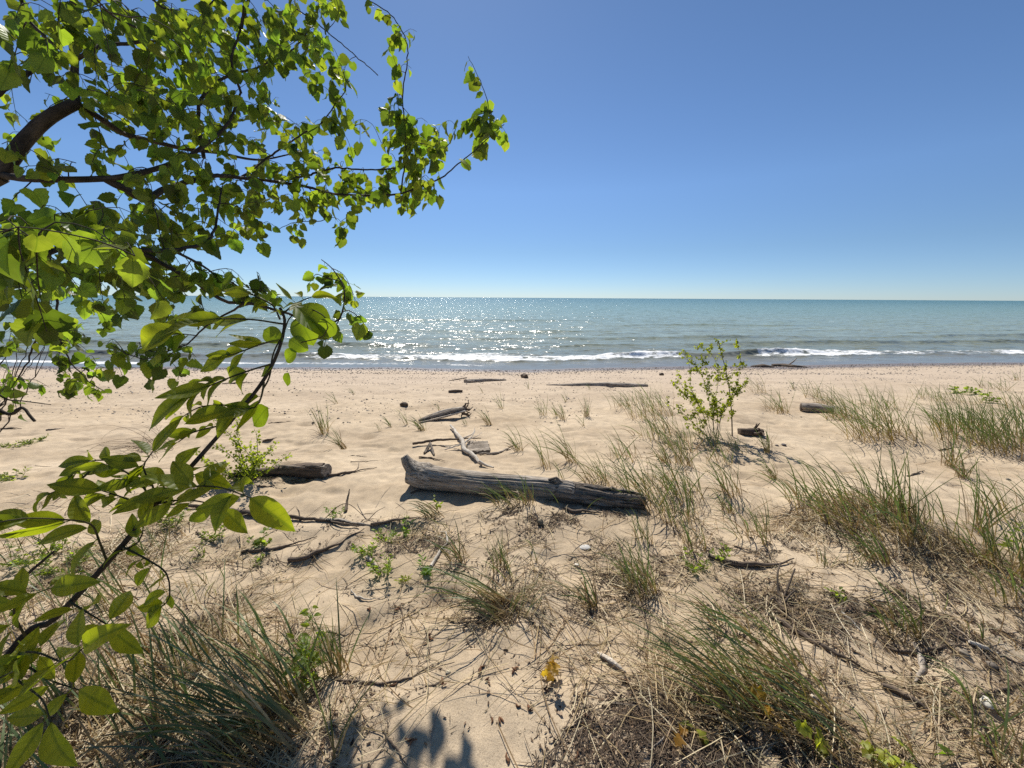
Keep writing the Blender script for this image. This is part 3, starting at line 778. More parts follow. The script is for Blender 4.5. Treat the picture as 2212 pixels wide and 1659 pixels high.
def tuft(px, py, hpx, n, rad, dry, lean, label, splay=0.28, wmm=4.2, droop=1.0, group=G_ALL):
    base = gnd(px, py); d = dist(base)
    L = hpx*d/FPX*1.15
    wd = wmm/1000*(0.8 if L < .25 else 1.0)
    if hpx < 42 or n < 9:
        mb = MB()
        blades(mb, base, n, L, rad, lean, splay, wd, 'green', droop)
        if dry > .15: blades(mb, base, max(1, int(n*dry)), L*.7, rad, lean, splay*1.5, wd*.8, 'dry', droop)
        o = mb.build('grass_tuft', M_GRASS, loc=base)
        tag(o, label, 'grass tuft', group)
        return
    root = thing('grass_tuft', base, label, 'grass tuft', group)
    mb = MB(); blades(mb, base, max(14, int(n*(1-dry*.5))), L, rad, lean, splay, wd, 'green', droop); mb.build('green_blades', M_GRASS, root)
    nd = int(n*dry)
    if 0 < nd < 18: nd = 18
    if nd:
        mb = MB(); blades(mb, base, nd, L*0.72, rad*1.15, lean, splay*1.6, wd*.85, 'dry', droop*1.4); mb.build('dry_blades', M_STRAW, root)
LF = (-0.42, 0.05)
SPARSE = 'sparse little grass tuft on the open sand between the split log and the shore'
T = [
 # far right field
 (1639, 848, 50, 26, .10, .1, LF, 'fine grass tuft right of the leafy shrub, seen below the shore driftwood'),
 (1672, 886, 42, 18, .08, .1, LF, 'left half of the pair of low tufts left of the hollow log'),
 (1693, 893, 58, 22, .06, .1, LF, 'upright tuft standing alone between leafy shrub and hollow log'),
 (1714, 841, 24, 12, .05, .1, LF, 'small isolated tuft above and left of the hollow log'),
 (1757, 860, 46, 26, .10, .1, LF, 'grass tuft growing behind the left end of the hollow log'),
 (1787, 874, 44, 30, .12, .1, LF, 'bushy tuft growing behind the right end of the hollow log'),
 (1800, 903, 40, 26, .07, .1, LF, 'tuft leaning over the right end of the hollow log'),
 (1830, 902, 42, 20, .07, .1, LF, 'thin tuft just right of the hollow log'),
 (1881, 950, 118, 70, .13, .22, (-.5, .15), 'tall green tuft with tan base rooted at the front of the right dune ridge'),
 (1860, 905, 72, 60, .22, .08, LF, 'broad dense green tuft behind the tall tan based tuft on the right dune'),
 (1911, 938, 96, 55, .15, .15, (-.5, .1), 'dense green tuft with a dark shadow to its right on the right dune'),
 (1962, 948, 60, 30, .14, .15, LF, 'thin mixed tuft at the right end of the right dune ridge'),
 (1900, 880, 50, 40, .22, .05, LF, 'low green tuft at the back of the right dune ridge'),
 (2000, 858, 34, 30, .20, .05, LF, 'left tuft in the long low band of grass near the right edge'),
 (2035, 866, 36, 36, .22, .05, LF, 'middle tuft in the long low band of grass near the right edge'),
 (2066, 868, 36, 34, .20, .05, LF, 'right tuft in the long low band of grass, left of the broad leaved plant'),
 (2024, 884, 24, 10, .06, .1, LF, 'tiny tuft in front of the long low band of grass'),
 (2092, 930, 74, 150, .22, .03, LF, 'densest dark green tuft, left side of the thick clump at the right edge'),
 (2125, 945, 92, 200, .26, .05, LF, 'largest dense dark green tuft with spiky top near the right edge'),
 (2172, 975, 84, 110, .20, .12, LF, 'front green tuft of the thick right clump ending in a dark shadow'),
 (2123, 838, 32, 16, .07, .1, LF, 'leftmost far tuft of three on the bare sand at upper right'),
 (2143, 840, 26, 14, .06, .1, LF, 'middle far tuft of three on the bare sand at upper right'),
 (2170, 844, 34, 20, .10, .1, LF, 'rightmost far tuft of three on the bare sand at upper right'),
 (2196, 822, 26, 16, .09, .1, LF, 'farthest tuft against the right edge of the view'),
 (2180, 878, 44, 36, .2, .1, LF, 'green tuft at the right edge behind the thick dark clump'),
 (2205, 910, 50, 40, .16, .2, LF, 'tan based tuft touching the right edge behind the thick dark clump'),
 (2049, 1008, 88, 12, .05, .15, (-.15, .05), 'thin upright tuft of few long blades in the bare sand hollow on the right'),
 (2080, 1030, 70, 10, .05, .2, (-.25, .05), 'wispy tuft right of the upright one in the bare sand hollow'),
 # strip left of the shrub
 (1345, 880, 40, 30, .14, .1, LF, 'far left tuft of the green strip left of the leafy shrub'),
 (1372, 872, 36, 24, .12, .1, LF, 'pale thin tuft at the back of the green strip'),
 (1396, 905, 62, 46, .14, .1, LF, 'thick tuft in the middle of the green strip left of the shrub'),
 (1428, 893, 66, 55, .15, .05, LF, 'darkest thick tuft touching the left side of the leafy shrub'),
 (1446, 937, 64, 34, .12, .15, LF, 'tuft under the lower left leaves of the shrub'),
 (1410, 950, 55, 28, .12, .15, LF, 'loose tuft left of and below the shrub, front of the green strip'),
 (1470, 975, 66, 28, .10, .15, LF, 'tuft with dark base below the shrub on its left'),
 (1474, 1004, 84, 22, .06, .2, (-.3, .05), 'tall tuft throwing curled shadows on the sand below the shrub'),
 (1440, 1000, 62, 16, .06, .1, LF, 'small tuft beside the one with curled shadows'),
 (1530, 960, 52, 50, .18, .1, LF, 'thick green tuft at the foot of the shrub'),
 (1565, 968, 40, 40, .14, .12, LF, 'green tuft at the foot of the shrub beside the dark stump'),
 (1551, 998, 52, 22, .08, .15, LF, 'tuft with hooked shadows in front of the shrub foot'),
 (1658, 978, 62, 14, .04, .15, (-.2, .05), 'narrow upright tuft right of the dark stump'),
 (1671, 1034, 66, 14, .04, .4, (-.55, .05), 'left leaning tuft with tan base alone in the sand right of the shrub'),
 (1577, 1068, 88, 26, .05, .2, (-.45, .05), 'bright green tuft leaning left below the shrub'),
 (1574, 1106, 52, 14, .05, .45, LF, 'short brown based tuft below the bright left leaning one'),
 (1476, 1070, 90, 46, .10, .2, LF, 'tall slender tuft between the big log and the shrub'),
 (1470, 1120, 84, 36, .09, .25, LF, 'tuft below the slender one right of the big log end'),
 (1404, 1088, 110, 60, .10, .25, (-.5, .1), 'thick tuft growing at the rotten end of the big log'),
 (1440, 1050, 70, 26, .10, .15, LF, 'loose tuft behind the rotten end of the big log'),
 # around the big log
 (1097, 1086, 66, 60, .09, .30, (-.7, .1), 'arching tuft spilling over the front of the big log'),
 (1140, 1088, 70, 22, .06, .35, (-.35, .1), 'thin upright tuft before the middle of the big log'),
 (1208, 1092, 54, 6, .03, .1, (-.8, 0), 'few blades arching in front of the rotten part of the log'),
 (1270, 1090, 42, 9, .08, .1, (.6, .1), 'few long blades lying right across the rotten part of the log'),
 (1122, 974, 62, 14, .05, .1, (-.45, 0), 'tuft at the tip of the curved driftwood stick'),
 (1184, 1012, 92, 16, .06, .1, LF, 'tall wispy tuft rising behind the middle of the big log'),
 (1216, 1040, 60, 9, .04, .1, LF, 'few dark blades right behind the broken part of the big log'),
 (1240, 996, 100, 20, .07, .1, (-.6, .05), 'long left sweeping tuft behind the big log'),
 (1290, 1042, 90, 30, .10, .15, (-.6, .05), 'bushy left sweeping tuft behind the rotten log end'),
 (1318, 1046, 84, 34, .08, .15, (-.4, .05), 'upright green tuft just behind the rotten log end'),
 (1350, 990, 66, 22, .09, .1, LF, 'thin tuft behind the log, left of the green strip'),
 # mid beach
 (1057, 918, 42, 12, .05, .1, LF, 'small tuft right of the split log roots'),
 (1007, 918, 18, 8, .04, .1, LF, 'tiny tuft in the shadow of the split log'),
 (913, 930, 42, 24, .06, .2, (-.6, 0), 'small leaning tuft at the left tip of the split log'),
 (877, 917, 38, 12, .04, .1, LF, 'tallest of three small tufts left of the split log'),
 (845, 922, 32, 10, .03, .1, LF, 'middle of three small tufts left of the split log'),
 (823, 931, 24, 9, .03, .1, LF, 'lowest of three small tufts left of the split log'),
 (950, 888, 26, 8, .03, .1, LF, 'small tuft behind the split log'),
 (1083, 883, 40, 12, .05, .1, LF, 'bright small tuft on bare sand above and right of the split log'),
 (1174, 897, 40, 18, .08, .1, LF, 'loose low tuft left of the green strip, first of a row of three'),
 (1203, 900, 36, 12, .06, .1, LF, 'loose low tuft, middle of the row of three'),
 (1217, 907, 44, 10, .05, .1, LF, 'upright low tuft, right end of the row of three'),
 (1222, 868, 26, 7, .03, .1, LF, 'tiny bright tuft above the row of three loose tufts'),
 (1269, 900, 46, 9, .05, .1, (-.1, 0), 'thin pair of tall dark blades left of the green strip'),
 (1142, 840, 22, 7, .03, .1, LF, SPARSE), (1042, 849, 20, 6, .03, .1, LF, SPARSE), (1274, 840, 18, 7, .03, .1, LF, SPARSE),
 (764, 852, 22, 8, .03, .1, LF, 'distant small tuft, upper one left of the small driftwood scraps'),
 (727, 872, 32, 9, .03, .1, LF, 'distant small tuft, lower one left of the small driftwood scraps'),
 (1262, 921, 34, 7, .04, .1, LF, 'thin tuft below the pair of tall dark blades'),
 (701, 936, 68, 26, .07, .35, (-.1, .05), 'upright half dry tuft on the open sand right of the foreground sapling'),
 (743, 970, 56, 10, .04, .2, (-.55, 0), 'thin slanting tuft right of the upright half dry tuft'),
 # foreground centre
 (941, 1120, 74, 22, .05, .3, (-.95, .25), 'half dry tuft slanting far left in front of the big log root end'),
 (945, 1155, 40, 14, .08, .7, (-.7, .1), 'straw coloured tuft above the tan forked stick'),
 (1094, 1328, 185, 62, .06, .6, (-1.5, .15), 'big half dry tuft in the centre sweeping left over its own shadow'),
 (1128, 1322, 80, 30, .06, .8, (.4, .1), 'short tan tuft touching the right side of the big central tuft'),
 (1083, 1224, 78, 36, .05, .25, (-.2, .05), 'upright green tuft behind the big central tuft'),
 (1100, 1262, 90, 9, .03, .1, (-.1, .05), 'few tall blades rising between the upright and the big central tuft'),
 (996, 1210, 78, 18, .05, .15, (-.5, .1), 'dark tuft left of the upright green tuft in the centre'),
 (1165, 1205, 40, 16, .06, .2, (-.5, .05), 'small arching tuft beside the white stone'),
 (1281, 1312, 102, 16, .025, .15, (-.45, .1), 'lone slim tuft of arching blades right of the big central tuft'),
 (1389, 1280, 120, 70, .07, .45, LF, 'thick tuft with orange brown base right of the lone slim tuft'),
 (1392, 1166, 66, 40, .05, .4, (-.3, .05), 'tuft with brown base just below the rotten log end'),
 (1365, 1234, 86, 30, .07, .3, LF, 'loose tuft between the two brown based tufts below the log'),
 (1502, 1180, 82, 24, .05, .5, (-.25, .1), 'thin tuft with reddish stem base right of the log'),
 (1633, 1166, 95, 36, .09, .35, (-.55, .1), 'left leaning tuft in dark litter left of the large right mound'),
 (1650, 1150, 76, 14, .05, .2, (-.1, .1), 'upright blades right behind the left leaning tuft in dark litter'),
 # right mound
 (1733, 1083, 60, 10, .03, .1, LF, 'thin tuft at the far left of the large right mound'),
 (1800, 1095, 92, 60, .16, .35, (-.7, .1), 'left sweeping tuft on the left flank of the large right mound'),
 (1881, 1136, 150, 110, .15, .55, (-.6, .05), 'largest grass tuft, tan and green, in the middle of the right mound'),
 (1933, 1108, 140, 50, .08, .25, (-.15, .05), 'tall green tuft at the right of the large mound'),
 (1968, 1150, 110, 50, .12, .5, LF, 'tuft on the right flank of the large mound'),
 (1899, 1214, 96, 50, .05, .5, (-.6, .2), 'tuft with bright orange base in front of the large mound'),
 (1780, 1222, 50, 12, .03, .8, (-.2, .05), 'short brown stub of grass left of the orange based tuft'),
 (1843, 1220, 44, 10, .03, .9, (0, .05), 'straw stub of grass beside the orange based tuft'),
 (2060, 1160, 120, 50, .16, .35, (-.5, .05), 'loose tuft between the large mound and the right edge'),
 (2117, 1150, 160, 26, .06, .1, (-.1, .05), 'tall dark blades standing left of the right edge tufts'),
 (2188, 1250, 220, 60, .10, .3, (-.15, .1), 'tallest tuft at the right edge with wide green blades'),
 (2150, 1215, 130, 50, .12, .45, (-.5, .05), 'mixed tuft just left of the tallest right edge tuft'),
 (2205, 1120, 110, 40, .12, .2, LF, 'tuft cut by the right edge above the tallest one'),
 (2205, 1310, 120, 50, .1, .5, LF, 'tuft cut by the right edge below the tallest one'),
 (1948, 1362, 110, 50, .06, .5, (-.45, .1), 'tuft with dark brown base in the dark debris on the right'),
 (2060, 1330, 60, 30, .15, .9, LF, 'straw tuft lying flat in the dark debris near the right edge'),
 # lower right slanting clump
 (1585, 1362, 120, 26, .05, .25, (-.7, .2), 'upper left tuft of the slanting lower right clump'),
 (1592, 1525, 210, 60, .06, .3, (-.75, .2), 'long left slanting tuft with tan base, front left of the lower right clump'),
 (1620, 1528, 230, 50, .05, .3, (-.6, .2), 'long slanting tuft, second from left at the front of the lower right clump'),
 (1655, 1532, 240, 60, .06, .3, (-.55, .2), 'long green slanting tuft in the middle of the lower right clump'),
 (1708, 1458, 200, 56, .06, .3, (-.65, .2), 'slanting tuft beside the long dark stick'),
 (1730, 1470, 150, 30, .05, .45, (-.5, .2), 'browner tuft right of the one beside the long dark stick'),
 (1772, 1562, 210, 40, .05, .35, (-.7, .2), 'tuft leaning left with pale base, right front of the lower right clump'),
 (1800, 1586, 180, 40, .05, .45, (-.65, .2), 'rightmost tuft of the slanting lower right clump'),
 (2188, 1650, 170, 50, .10, .95, (-.3, .05), 'straw tuft in the bottom right corner'),
 (2120, 1560, 150, 30, .10, .5, (-.8, .1), 'flattened green tuft near the bottom right corner'),
 (1900, 1640, 130, 30, .15, .6, (-.7, .1), 'flattened straw tuft at the bottom right among yellow seedlings'),
 # left foreground
 (729, 1455, 170, 56, .035, .55, (-.15, .05), 'tall narrow tuft with bent pale leaf at the left edge of the bare sand'),
 (720, 1640, 280, 9, .03, .3, (.02, 0), 'few very tall single stalks at the bottom left of the bare sand'),
 (600, 1606, 330, 120, .085, .35, (-1.0, .12), 'big dark green tuft with wide blades arching left in the lower left'),
 (560, 1560, 300, 40, .08, .2, (-.85, .3), 'tuft with long arching blades behind the big lower left tuft'),
 (660, 1500, 170, 40, .06, .35, (-.4, .15), 'tuft right of the big lower left tuft, next to the leafy weed'),
 (365, 1572, 190, 50, .06, .75, (-.35, .1), 'straw coloured upright tuft left of the big lower left tuft'),
 (382, 1450, 150, 40, .06, .5, (-.5, .2), 'half dry tuft behind the straw coloured one at lower left'),
 (470, 1420, 150, 34, .08, .4, (-.5, .2), 'loose tuft behind the big lower left tuft'),
 (580, 1420, 150, 36, .08, .3, (-.55, .2), 'loose green tuft between the bare stems and the big lower left tuft'),
 (250, 1480, 190, 60, .12, .4, (-.5, .2), 'wide tuft under the foreground sapling stem'),
 (140, 1560, 170, 60, .15, .4, (-.6, .2), 'tuft half hidden by blurred leaves at the bottom left'),
 (60, 1600, 150, 60, .15, .4, (-.4, .2), 'tuft in the bottom left corner'),
 (330, 1640, 170, 60, .15, .5, (-.7, .2), 'flattened shaded tuft at the bottom left'),
 (480, 1650, 150, 50, .12, .5, (-.8, .2), 'flattened shaded tuft at the bottom just left of the big tuft'),
 (300, 1300, 130, 34, .10, .5, (-.4, .1), 'tuft behind the sapling stem at mid left'),
 (190, 1330, 130, 36, .12, .4, (-.4, .1), 'tuft left of the sapling stem below the leafy green patch'),
 (60, 1330, 120, 30, .12, .4, (-.4, .1), 'tuft at the left edge below the leafy green patch'),
 (340, 1190, 80, 26, .10, .5, (-.4, .1), 'greyish tuft above the bend of the sapling stem'),
 (434, 1280, 62, 22, .10, .6, (-.05, 0), 'group of short stiff upright stems on the sand left of centre'),
 (60, 1190, 60, 20, .10, .5, (-.4, .1), 'sparse tuft at the left edge above the leafy green patch'),
]
for row in T:
    px, py, hpx, n, rad, dry, lean, lab = row
    if py < 1150 and px > 1330: tuft(px, py, hpx*1.05, int(n*0.95), rad*(1.8 if n > 16 else 1.0), dry, lean, lab, wmm=7.2, splay=.33)
    elif py < 1010: tuft(px, py, hpx, int(n*1.15), rad, dry, lean, lab, wmm=6.4)
    elif py > 1340 and px > 1500 and px < 1850: tuft(px, py, hpx*1.05, int(n*.55), rad*2.0, min(.9, dry*1.5), (lean[0]*1.45, lean[1]), lab, wmm=6.6, splay=.2, droop=.8)
    elif py > 1340 and px < 700: tuft(px, py, hpx, int(n*.52), rad*1.5, min(.9, dry*1.2), lean, lab, wmm=8.0, splay=.34)
    else: tuft(px, py, hpx, int(n*.62), rad*1.3, dry, lean, lab, wmm=6.6, splay=.32)
# dry arching thicket at the left
b0 = gnd(335, 972)
th = thing('dry_stem_thicket', b0, 'thicket of dry grey arching stems on the sand behind the foreground sapling', 'dead plant')
mb = MB()
for i in range(46):
    a = gnd(335+rng.normal()*22, 972+rng.normal()*7)
    d = nrm(np.array([rng.normal(-.8, .7), rng.normal(0, .5), 1.1])); p = [a]
    L = rng.uniform(.25, .75); g = rng.uniform(.5, 1.5)
    for k in range(8):
        d = nrm(d+np.array([-.03, 0, -.22*g])); p.append(p[-1]+d*L/8)
        p[-1][2] = max(p[-1][2], float(gh(p[-1][0], p[-1][1]))+.008)
    tube(mb, p, [.0022, .001], 4, col=np.array([1.6, 1.5, 1.4])*rng.uniform(.6, 1.2), cap=False)
mb.build('dry_stems', M_DARK, th)

# ---------------------------------------------------------------- logs
def upz(v, dz):
    v = np.array(v, float); v[2] += dz; return v
def big_log():
    A = gnd(893, 1048); B = gnd(1212, 1078); Cc = gnd(1388, 1094)
    for q in (A, B, Cc): q[2] -= .018
    root = thing('driftwood_log', A, 'large grey weathered driftwood log with a flared root end and a rotten dark end', 'log')
    mb = MB()
    ax = nrm(B-A)
    k = dist(A)/FPX
    p = resample(np.array([upz(A, .125)-ax*.03, upz(A, .115)+ax*.10, upz(A, .10)+ax*.30, upz(A+(B-A)*.6, .098), upz(B, .098), upz(B, .092)+ax*.10]), .02)
    n = len(p)
    V = tube(mb, p, [.092, .112, .104, .096, .093, .092, .092, .092, .092, .092, .091, .089, .084, .068], 84, rough=0.13, seed=4, grooves=[(a_, d_, .055) for a_, d_ in ((.3, .10), (1.0, .14), (1.7, .12), (2.3, .15), (2.9, .12), (3.5, .14), (4.2, .1), (.65, .08), (2.0, .08), (2.6, .09))])
    mb.build('log_trunk', M_DRIFT, root)
    mb = MB()                                              # the root flare rising at the left end
    tube(mb, resample(np.array([upz(A, .10)+ax*.24, upz(A, .145)+ax*.07, upz(A, .215)-ax*.03, upz(A, .285)-ax*.075]), .015), [.08, .108, .068, .032], 22, rough=.14, seed=6)
    mb.build('root_flare', M_DRIFT, root)
    mb = MB()                                              # rotten end piece
    ax2 = nrm(Cc-B)
    tube(mb, resample(np.array([upz(B, .085)-ax2*.06, upz(B, .085)+ax2*.1, upz(B+(Cc-B)*.6, .07), upz(Cc, .06)]), .012), [.086, .090, .088, .084, .072], 44, rough=0.40, seed=8, squash=.85)
    for i in range(7):
        s = rng.uniform(0.05, 0.8); o = B+(Cc-B)*s
        tube(mb, resample(np.array([upz(o, .14+rng.uniform(-.02, .02))+rv(.01), upz(o+ax2*.12, .13+rng.uniform(-.03, .03))+rv(.012), upz(o+ax2*.26, .115+rng.uniform(-.04, .03))+rv(.015)]), .02), [.014, .018, .006], 7, rough=.4, seed=i)
    mb.build('rotten_end', M_ROT, root)
    mb = MB()                                              # splintered knot where the trunk breaks
    q = upz(B, .17)-ax*.03
    for i in range(9):
        o = q+ax*rng.uniform(-.10, .07)+np.array([0, -.02, rng.uniform(-.03, .012)])
        tube(mb, [o-ax*.05, o+rv(.008)+[0, 0, .014], o+ax*rng.uniform(.03, .08)+[0, 0, -.012]], [.016, .018, .005], 7, rough=.4, seed=i+20)
    mb.build('splintered_knot', M_ROT, root)
big_log()
def simple_log(name, pts, rad, mat_, label, rough=.2, ns=22, squash=1.0, seed=1, parts=None, cat='log', lift=0.75):
    """pts are pixels on the sand; the wood rests on it"""
    P = np.array([gnd(*q) for q in pts]); rr = np.interp(np.linspace(0, 1, len(P)), np.linspace(0, 1, len(rad)), rad)
    P[:, 2] += rr*lift*squash
    mb = MB()
    L = np.linalg.norm(np.diff(P, axis=0), axis=1).sum()
    tube(mb, resample(P, max(.008, L/60)), rad, ns, rough=rough, seed=seed, squash=squash)
    loc = P[0]*1.0; loc[2] -= rr[0]*lift
    if parts is None:
        o = mb.build(name, mat_, loc=loc); tag(o, label, cat); return o, P
    root = thing(name, loc, label, cat)
    mb.build(parts, mat_, root)
    return root, P
# short sawn log at left
r_, P = simple_log('driftwood_log', [(500, 1030), (565, 1028), (640, 1026), (704, 1027)], [.022, .045, .066, .068], M_DARK, 'short brown log with a round cut end lying under a leafy shrub at left', rough=.34, seed=12, parts='log_trunk')
mb = MB(); T_ = nrm(P[-1]-P[-2]); tube(mb, [P[-1]-T_*.01, P[-1]+T_*.022], [.064, .062], 22, rough=.08, seed=13, col=(.8, .8, .8)); mb.build('cut_end', M_DRIFT, r_)
mb = MB()
for i in range(6):
    o = P[2]+(P[3]-P[2])*rng.uniform(-.6, .7)+np.array([0, -.05, .06])
    tube(mb, [o, o+T_*.12+rv(.008), o+T_*.25+rv(.01)], [.012, .015, .006], 7, rough=.4, seed=i)
mb.build('loose_bark', M_ROT, r_)
# hollow log on the right dune
r_, P = simple_log('driftwood_log', [(1729, 888), (1765, 890), (1800, 893)], [.085, .088, .07], M_DRIFT, 'short grey log with a cut left end half hidden by grass on the right', rough=.16, seed=15, parts='log_trunk', lift=.8)
mb = MB(); T_ = nrm(P[1]-P[0]); tube(mb, [P[0]-T_*.012, P[0]-T_*.004, P[0]+T_*.02], [.055, .079, .08], 20, rough=.1, seed=3, col=(.6, .6, .6)); mb.build('cut_end', M_DARK, r_)
# split hull-like log with roots
def split_log():
    A = gnd(905, 913); B = gnd(1003, 900)
    root = thing('split_driftwood_log', A, 'half log split lengthwise like a small canoe with twisted roots at its right end', 'log')
    ax = nrm(B-A); L = np.linalg.norm(B-A); side = nrm(np.cross(ax, [0, 0, 1]))
    mb = MB(); nst, na = 26, 11
    for inner in (0, 1):
        V = []; TC = []
        for i in range(nst):
            f = i/(nst-1)
            r0 = L*0.13*(math.sin(math.pi*min(1, .06+f*.78))**.8)-(.014 if inner else 0)
            c = A+ax*L*f+np.array([0, 0, .035+.10*f])
            for j in range(na):
                a = R(-25)+R(190)*j/(na-1)
                rr = r0*(1+.10*float(fbm(np.array(f*6.), np.array(j*.5+3*inner), 3, 3)))
                V.append(c+side*(-math.cos(a)*rr*.75)+np.array([0, 0, math.sin(a)*rr*.62-.02*inner]))
                TC.append((math.cos(a)*r0, math.sin(a)*r0, f*L))
        ix = np.arange(nst*na).reshape(nst, na)
        mb.add(V, quads=np.stack([ix[:-1, :-1], ix[1:, :-1], ix[1:, 1:], ix[:-1, 1:]], -1).reshape(-1, 4), tc=TC, col=(.75, .72, .68))
    mb.build('half_trunk', M_DRIFT, root)
    mb = MB()
    tube(mb, resample(np.array([upz(A, .03), upz(A+ax*L*.5, .14)-side*.0, upz(B, .16)]), .02), [.012, .022, .02], 8, rough=.25, seed=2)
    tube(mb, resample(np.array([upz(A, .02)+side*.05, upz(A+ax*L*.45, .07)+side*.10, upz(B, .12)+side*.06]), .02), [.008, .016, .014], 8, rough=.25, seed=5)
    mb.build('pale_rim', M_PALE, root)
    mb = MB()
    for i in range(9):
        o = upz(B, rng.uniform(.04, .18))-ax*.04
        d = nrm(ax*rng.uniform(.3, 1)+np.array([0, rng.uniform(-.7, .5), rng.uniform(-.6, .8)]))
        ln = rng.uniform(.10, .26)
        p = np.array([o, o+d*ln*.4+rv(.015), o+d*ln*.7+rv(.03), o+d*ln+rv(.04)])
        p[:, 2] = np.maximum(p[:, 2], B[2]+.01)
        tube(mb, resample(p, .02), [.022, .014, .005], 7, rough=.3, seed=i)
    mb.build('roots', M_DARK, root)
split_log()
simple_log('driftwood_log', [(1180, 832), (1240, 833), (1300, 834), (1350, 835), (1398, 834)], [.02, .05, .085, .11, .10, .045], M_DRIFT, 'long flat grey driftwood log half sunk in sand behind the split log', rough=.25, squash=.75, seed=31, lift=.35)
simple_log('driftwood_branch', [(1006, 827), (1030, 825), (1060, 823), (1093, 822)], [.09, .07, .06, .03], M_DRIFT, 'grey driftwood branch tapering to the right on the far sand left of the dark stump', rough=.3, squash=.8, seed=32, lift=.6)
simple_log('driftwood_twig', [(970, 823), (990, 820), (1008, 817)], [.01, .018, .02], M_DARK, 'thin dark twig beside the left end of the tapering far branch', rough=.3, seed=33, ns=8)
simple_log('driftwood_scrap', [(969, 848), (985, 847), (999, 846)], [.03, .04, .025], M_DARK, 'small dark stick on the sand below the tapering far branch', rough=.3, seed=34, ns=10)
simple_log('driftwood_lump', [(866, 877), (873, 877), (879, 878)], [.03, .05, .035], M_DARK, 'small dark lump of wood alone on the sand left of the split log', rough=.4, seed=35, ns=14)
simple_log('driftwood_stump', [(1126, 816), (1131, 816), (1137, 817)], [.06, .10, .07], M_DARK, 'round dark stump near the shore above the long flat log', rough=.35, seed=36, ns=16)
simple_log('driftwood_lump', [(1424, 811), (1429, 811), (1433, 811)], [.04, .06, .04], M_DARK, 'dark lump on the sand near the shore left of the leafy shrub', rough=.4, seed=37, ns=12)
# shore driftwood at right
r_, P = simple_log('shore_driftwood', [(1622, 792), (1645, 793), (1672, 794)], [.04, .14, .05], M_DARK, 'dark humped driftwood log near the waterline right of the shrub', rough=.25, squash=.7, seed=38, lift=.5)
r_, P = simple_log('shore_driftwood', [(1668, 791), (1690, 791), (1718, 793), (1744, 794)], [.10, .12, .10, .03], M_DARK, 'longer dark driftwood log with an upright branch stub near the waterline', rough=.25, squash=.7, seed=39, parts='log_trunk', lift=.5)
mb = MB(); tube(mb, [upz(P[1], .03)+[.3, 0, 0], upz(P[1], .2)+[.5, 0, 0], upz(P[1], .34)+[.62, 0, 0]], [.04, .03, .015], 8, rough=.2); mb.build('branch_stub', M_DRIFT, r_)
# dark stump beside the shrub
r_, P = simple_log('driftwood_stump', [(1596, 938), (1618, 940), (1646, 939)], [.05, .06, .045], M_DARK, 'dark gnarled root stump lying right of the leafy shrub foot', rough=.4, seed=40, parts='stump_body')
mb = MB()
for i in range(6):
    o = P[1]+np.array([rng.uniform(-.05, .12), rng.uniform(-.05, .05), 0]); d = np.array([rng.uniform(-.3, 1), rng.uniform(-.7, .2), rng.uniform(-.1, .8)])
    tube(mb, resample(np.array([o, o+nrm(d)*.06+rv(.01), o+nrm(d)*.12+rv(.02)]), .015), [.022, .014, .006], 7, rough=.3, seed=i)
mb.build('roots', M_DARK, r_)

# ---------------------------------------------------------------- the small pile of pale driftwood
def stick(pts, rad, mat_, label, name='stick', cat='stick', rough=.12, ns=8, lift=1.0, extra=0.0, forks=None, squash=1.0, group=None, col=(1, 1, 1)):
    P = []
    for q in pts:
        g_ = gnd(q[0], q[1]); g_[2] += (q[2] if len(q) > 2 else 0)+extra; P.append(g_)
    P = np.array(P); r0 = max(rad)
    P[:, 2] += r0*lift*0.8
    P[:, 2] = P[:, 2]
    c = resample(P, max(.01, r0*1.2)) if len(P) > 2 else np.linspace(P[0], P[1], 8)
    if not any(len(q) > 2 for q in pts):
        c[:, 2] = np.maximum(c[:, 2], gh(c[:, 0], c[:, 1])+r0*.25)
    sd_ = int(abs(pts[0][0])) % 23
    kk = np.array([rv(min(r0*.5, .0035)) for _ in c]); kk = (kk+np.roll(kk, 1, 0)+np.roll(kk, -1, 0))/2; c = c+kk
    rad = list(rad)+[rad[-1]*.45]
    mb = MB(); tube(mb, c, rad, ns, rough=rough, seed=sd_, squash=squash, col=col)
    if not forks:
        return tag(mb.build(name, mat_, loc=P[0]), label, cat, group)
    root = thing(name, P[0], label, cat, group)
    mb.build('stick_shaft', mat_, root)
    for (f, r_) in forks:
        Q = np.array([gnd(q[0], q[1]) for q in f]); Q[:, 2] += [(q[2] if len(q) > 2 else 0)+extra+r_ for q in f]
        fb = MB(); tube(fb, resample(Q, .012) if len(Q) > 2 else np.linspace(Q[0], Q[1], 6), [r_, r_*.5], 7, rough=rough, seed=sd_+2); fb.build('side_branch', mat_, root)
    return root
stick([(973, 925, .03), (986, 943, .03), (1000, 962, .03), (1003, 978, .02), (1022, 990, .02), (1040, 1008, .0)], [.014, .020, .022, .024, .027, .022], M_PALE, 'thick bleached branch lying lengthwise in the driftwood pile behind the big log', 'bleached_branch', 'branch', forks=[([(1036, 1004, .02), (1050, 1010, .01), (1066, 1013, .0)], .016), ([(1002, 954, .04), (1020, 950, .07), (1026, 945, .10)], .010)])
stick([(892, 964, .02), (927, 961, .03), (979, 960, .06), (1040, 954, .03)], [.016, .018, .014, .010], M_DARK, 'brown stick crossing over the bleached branch in the driftwood pile')
stick([(930, 962, .0), (965, 966, .0), (993, 973, .0), (1038, 982, .0)], [.008, .010, .007], M_DRIFT, 'thin grey stick under the brown crossing stick')
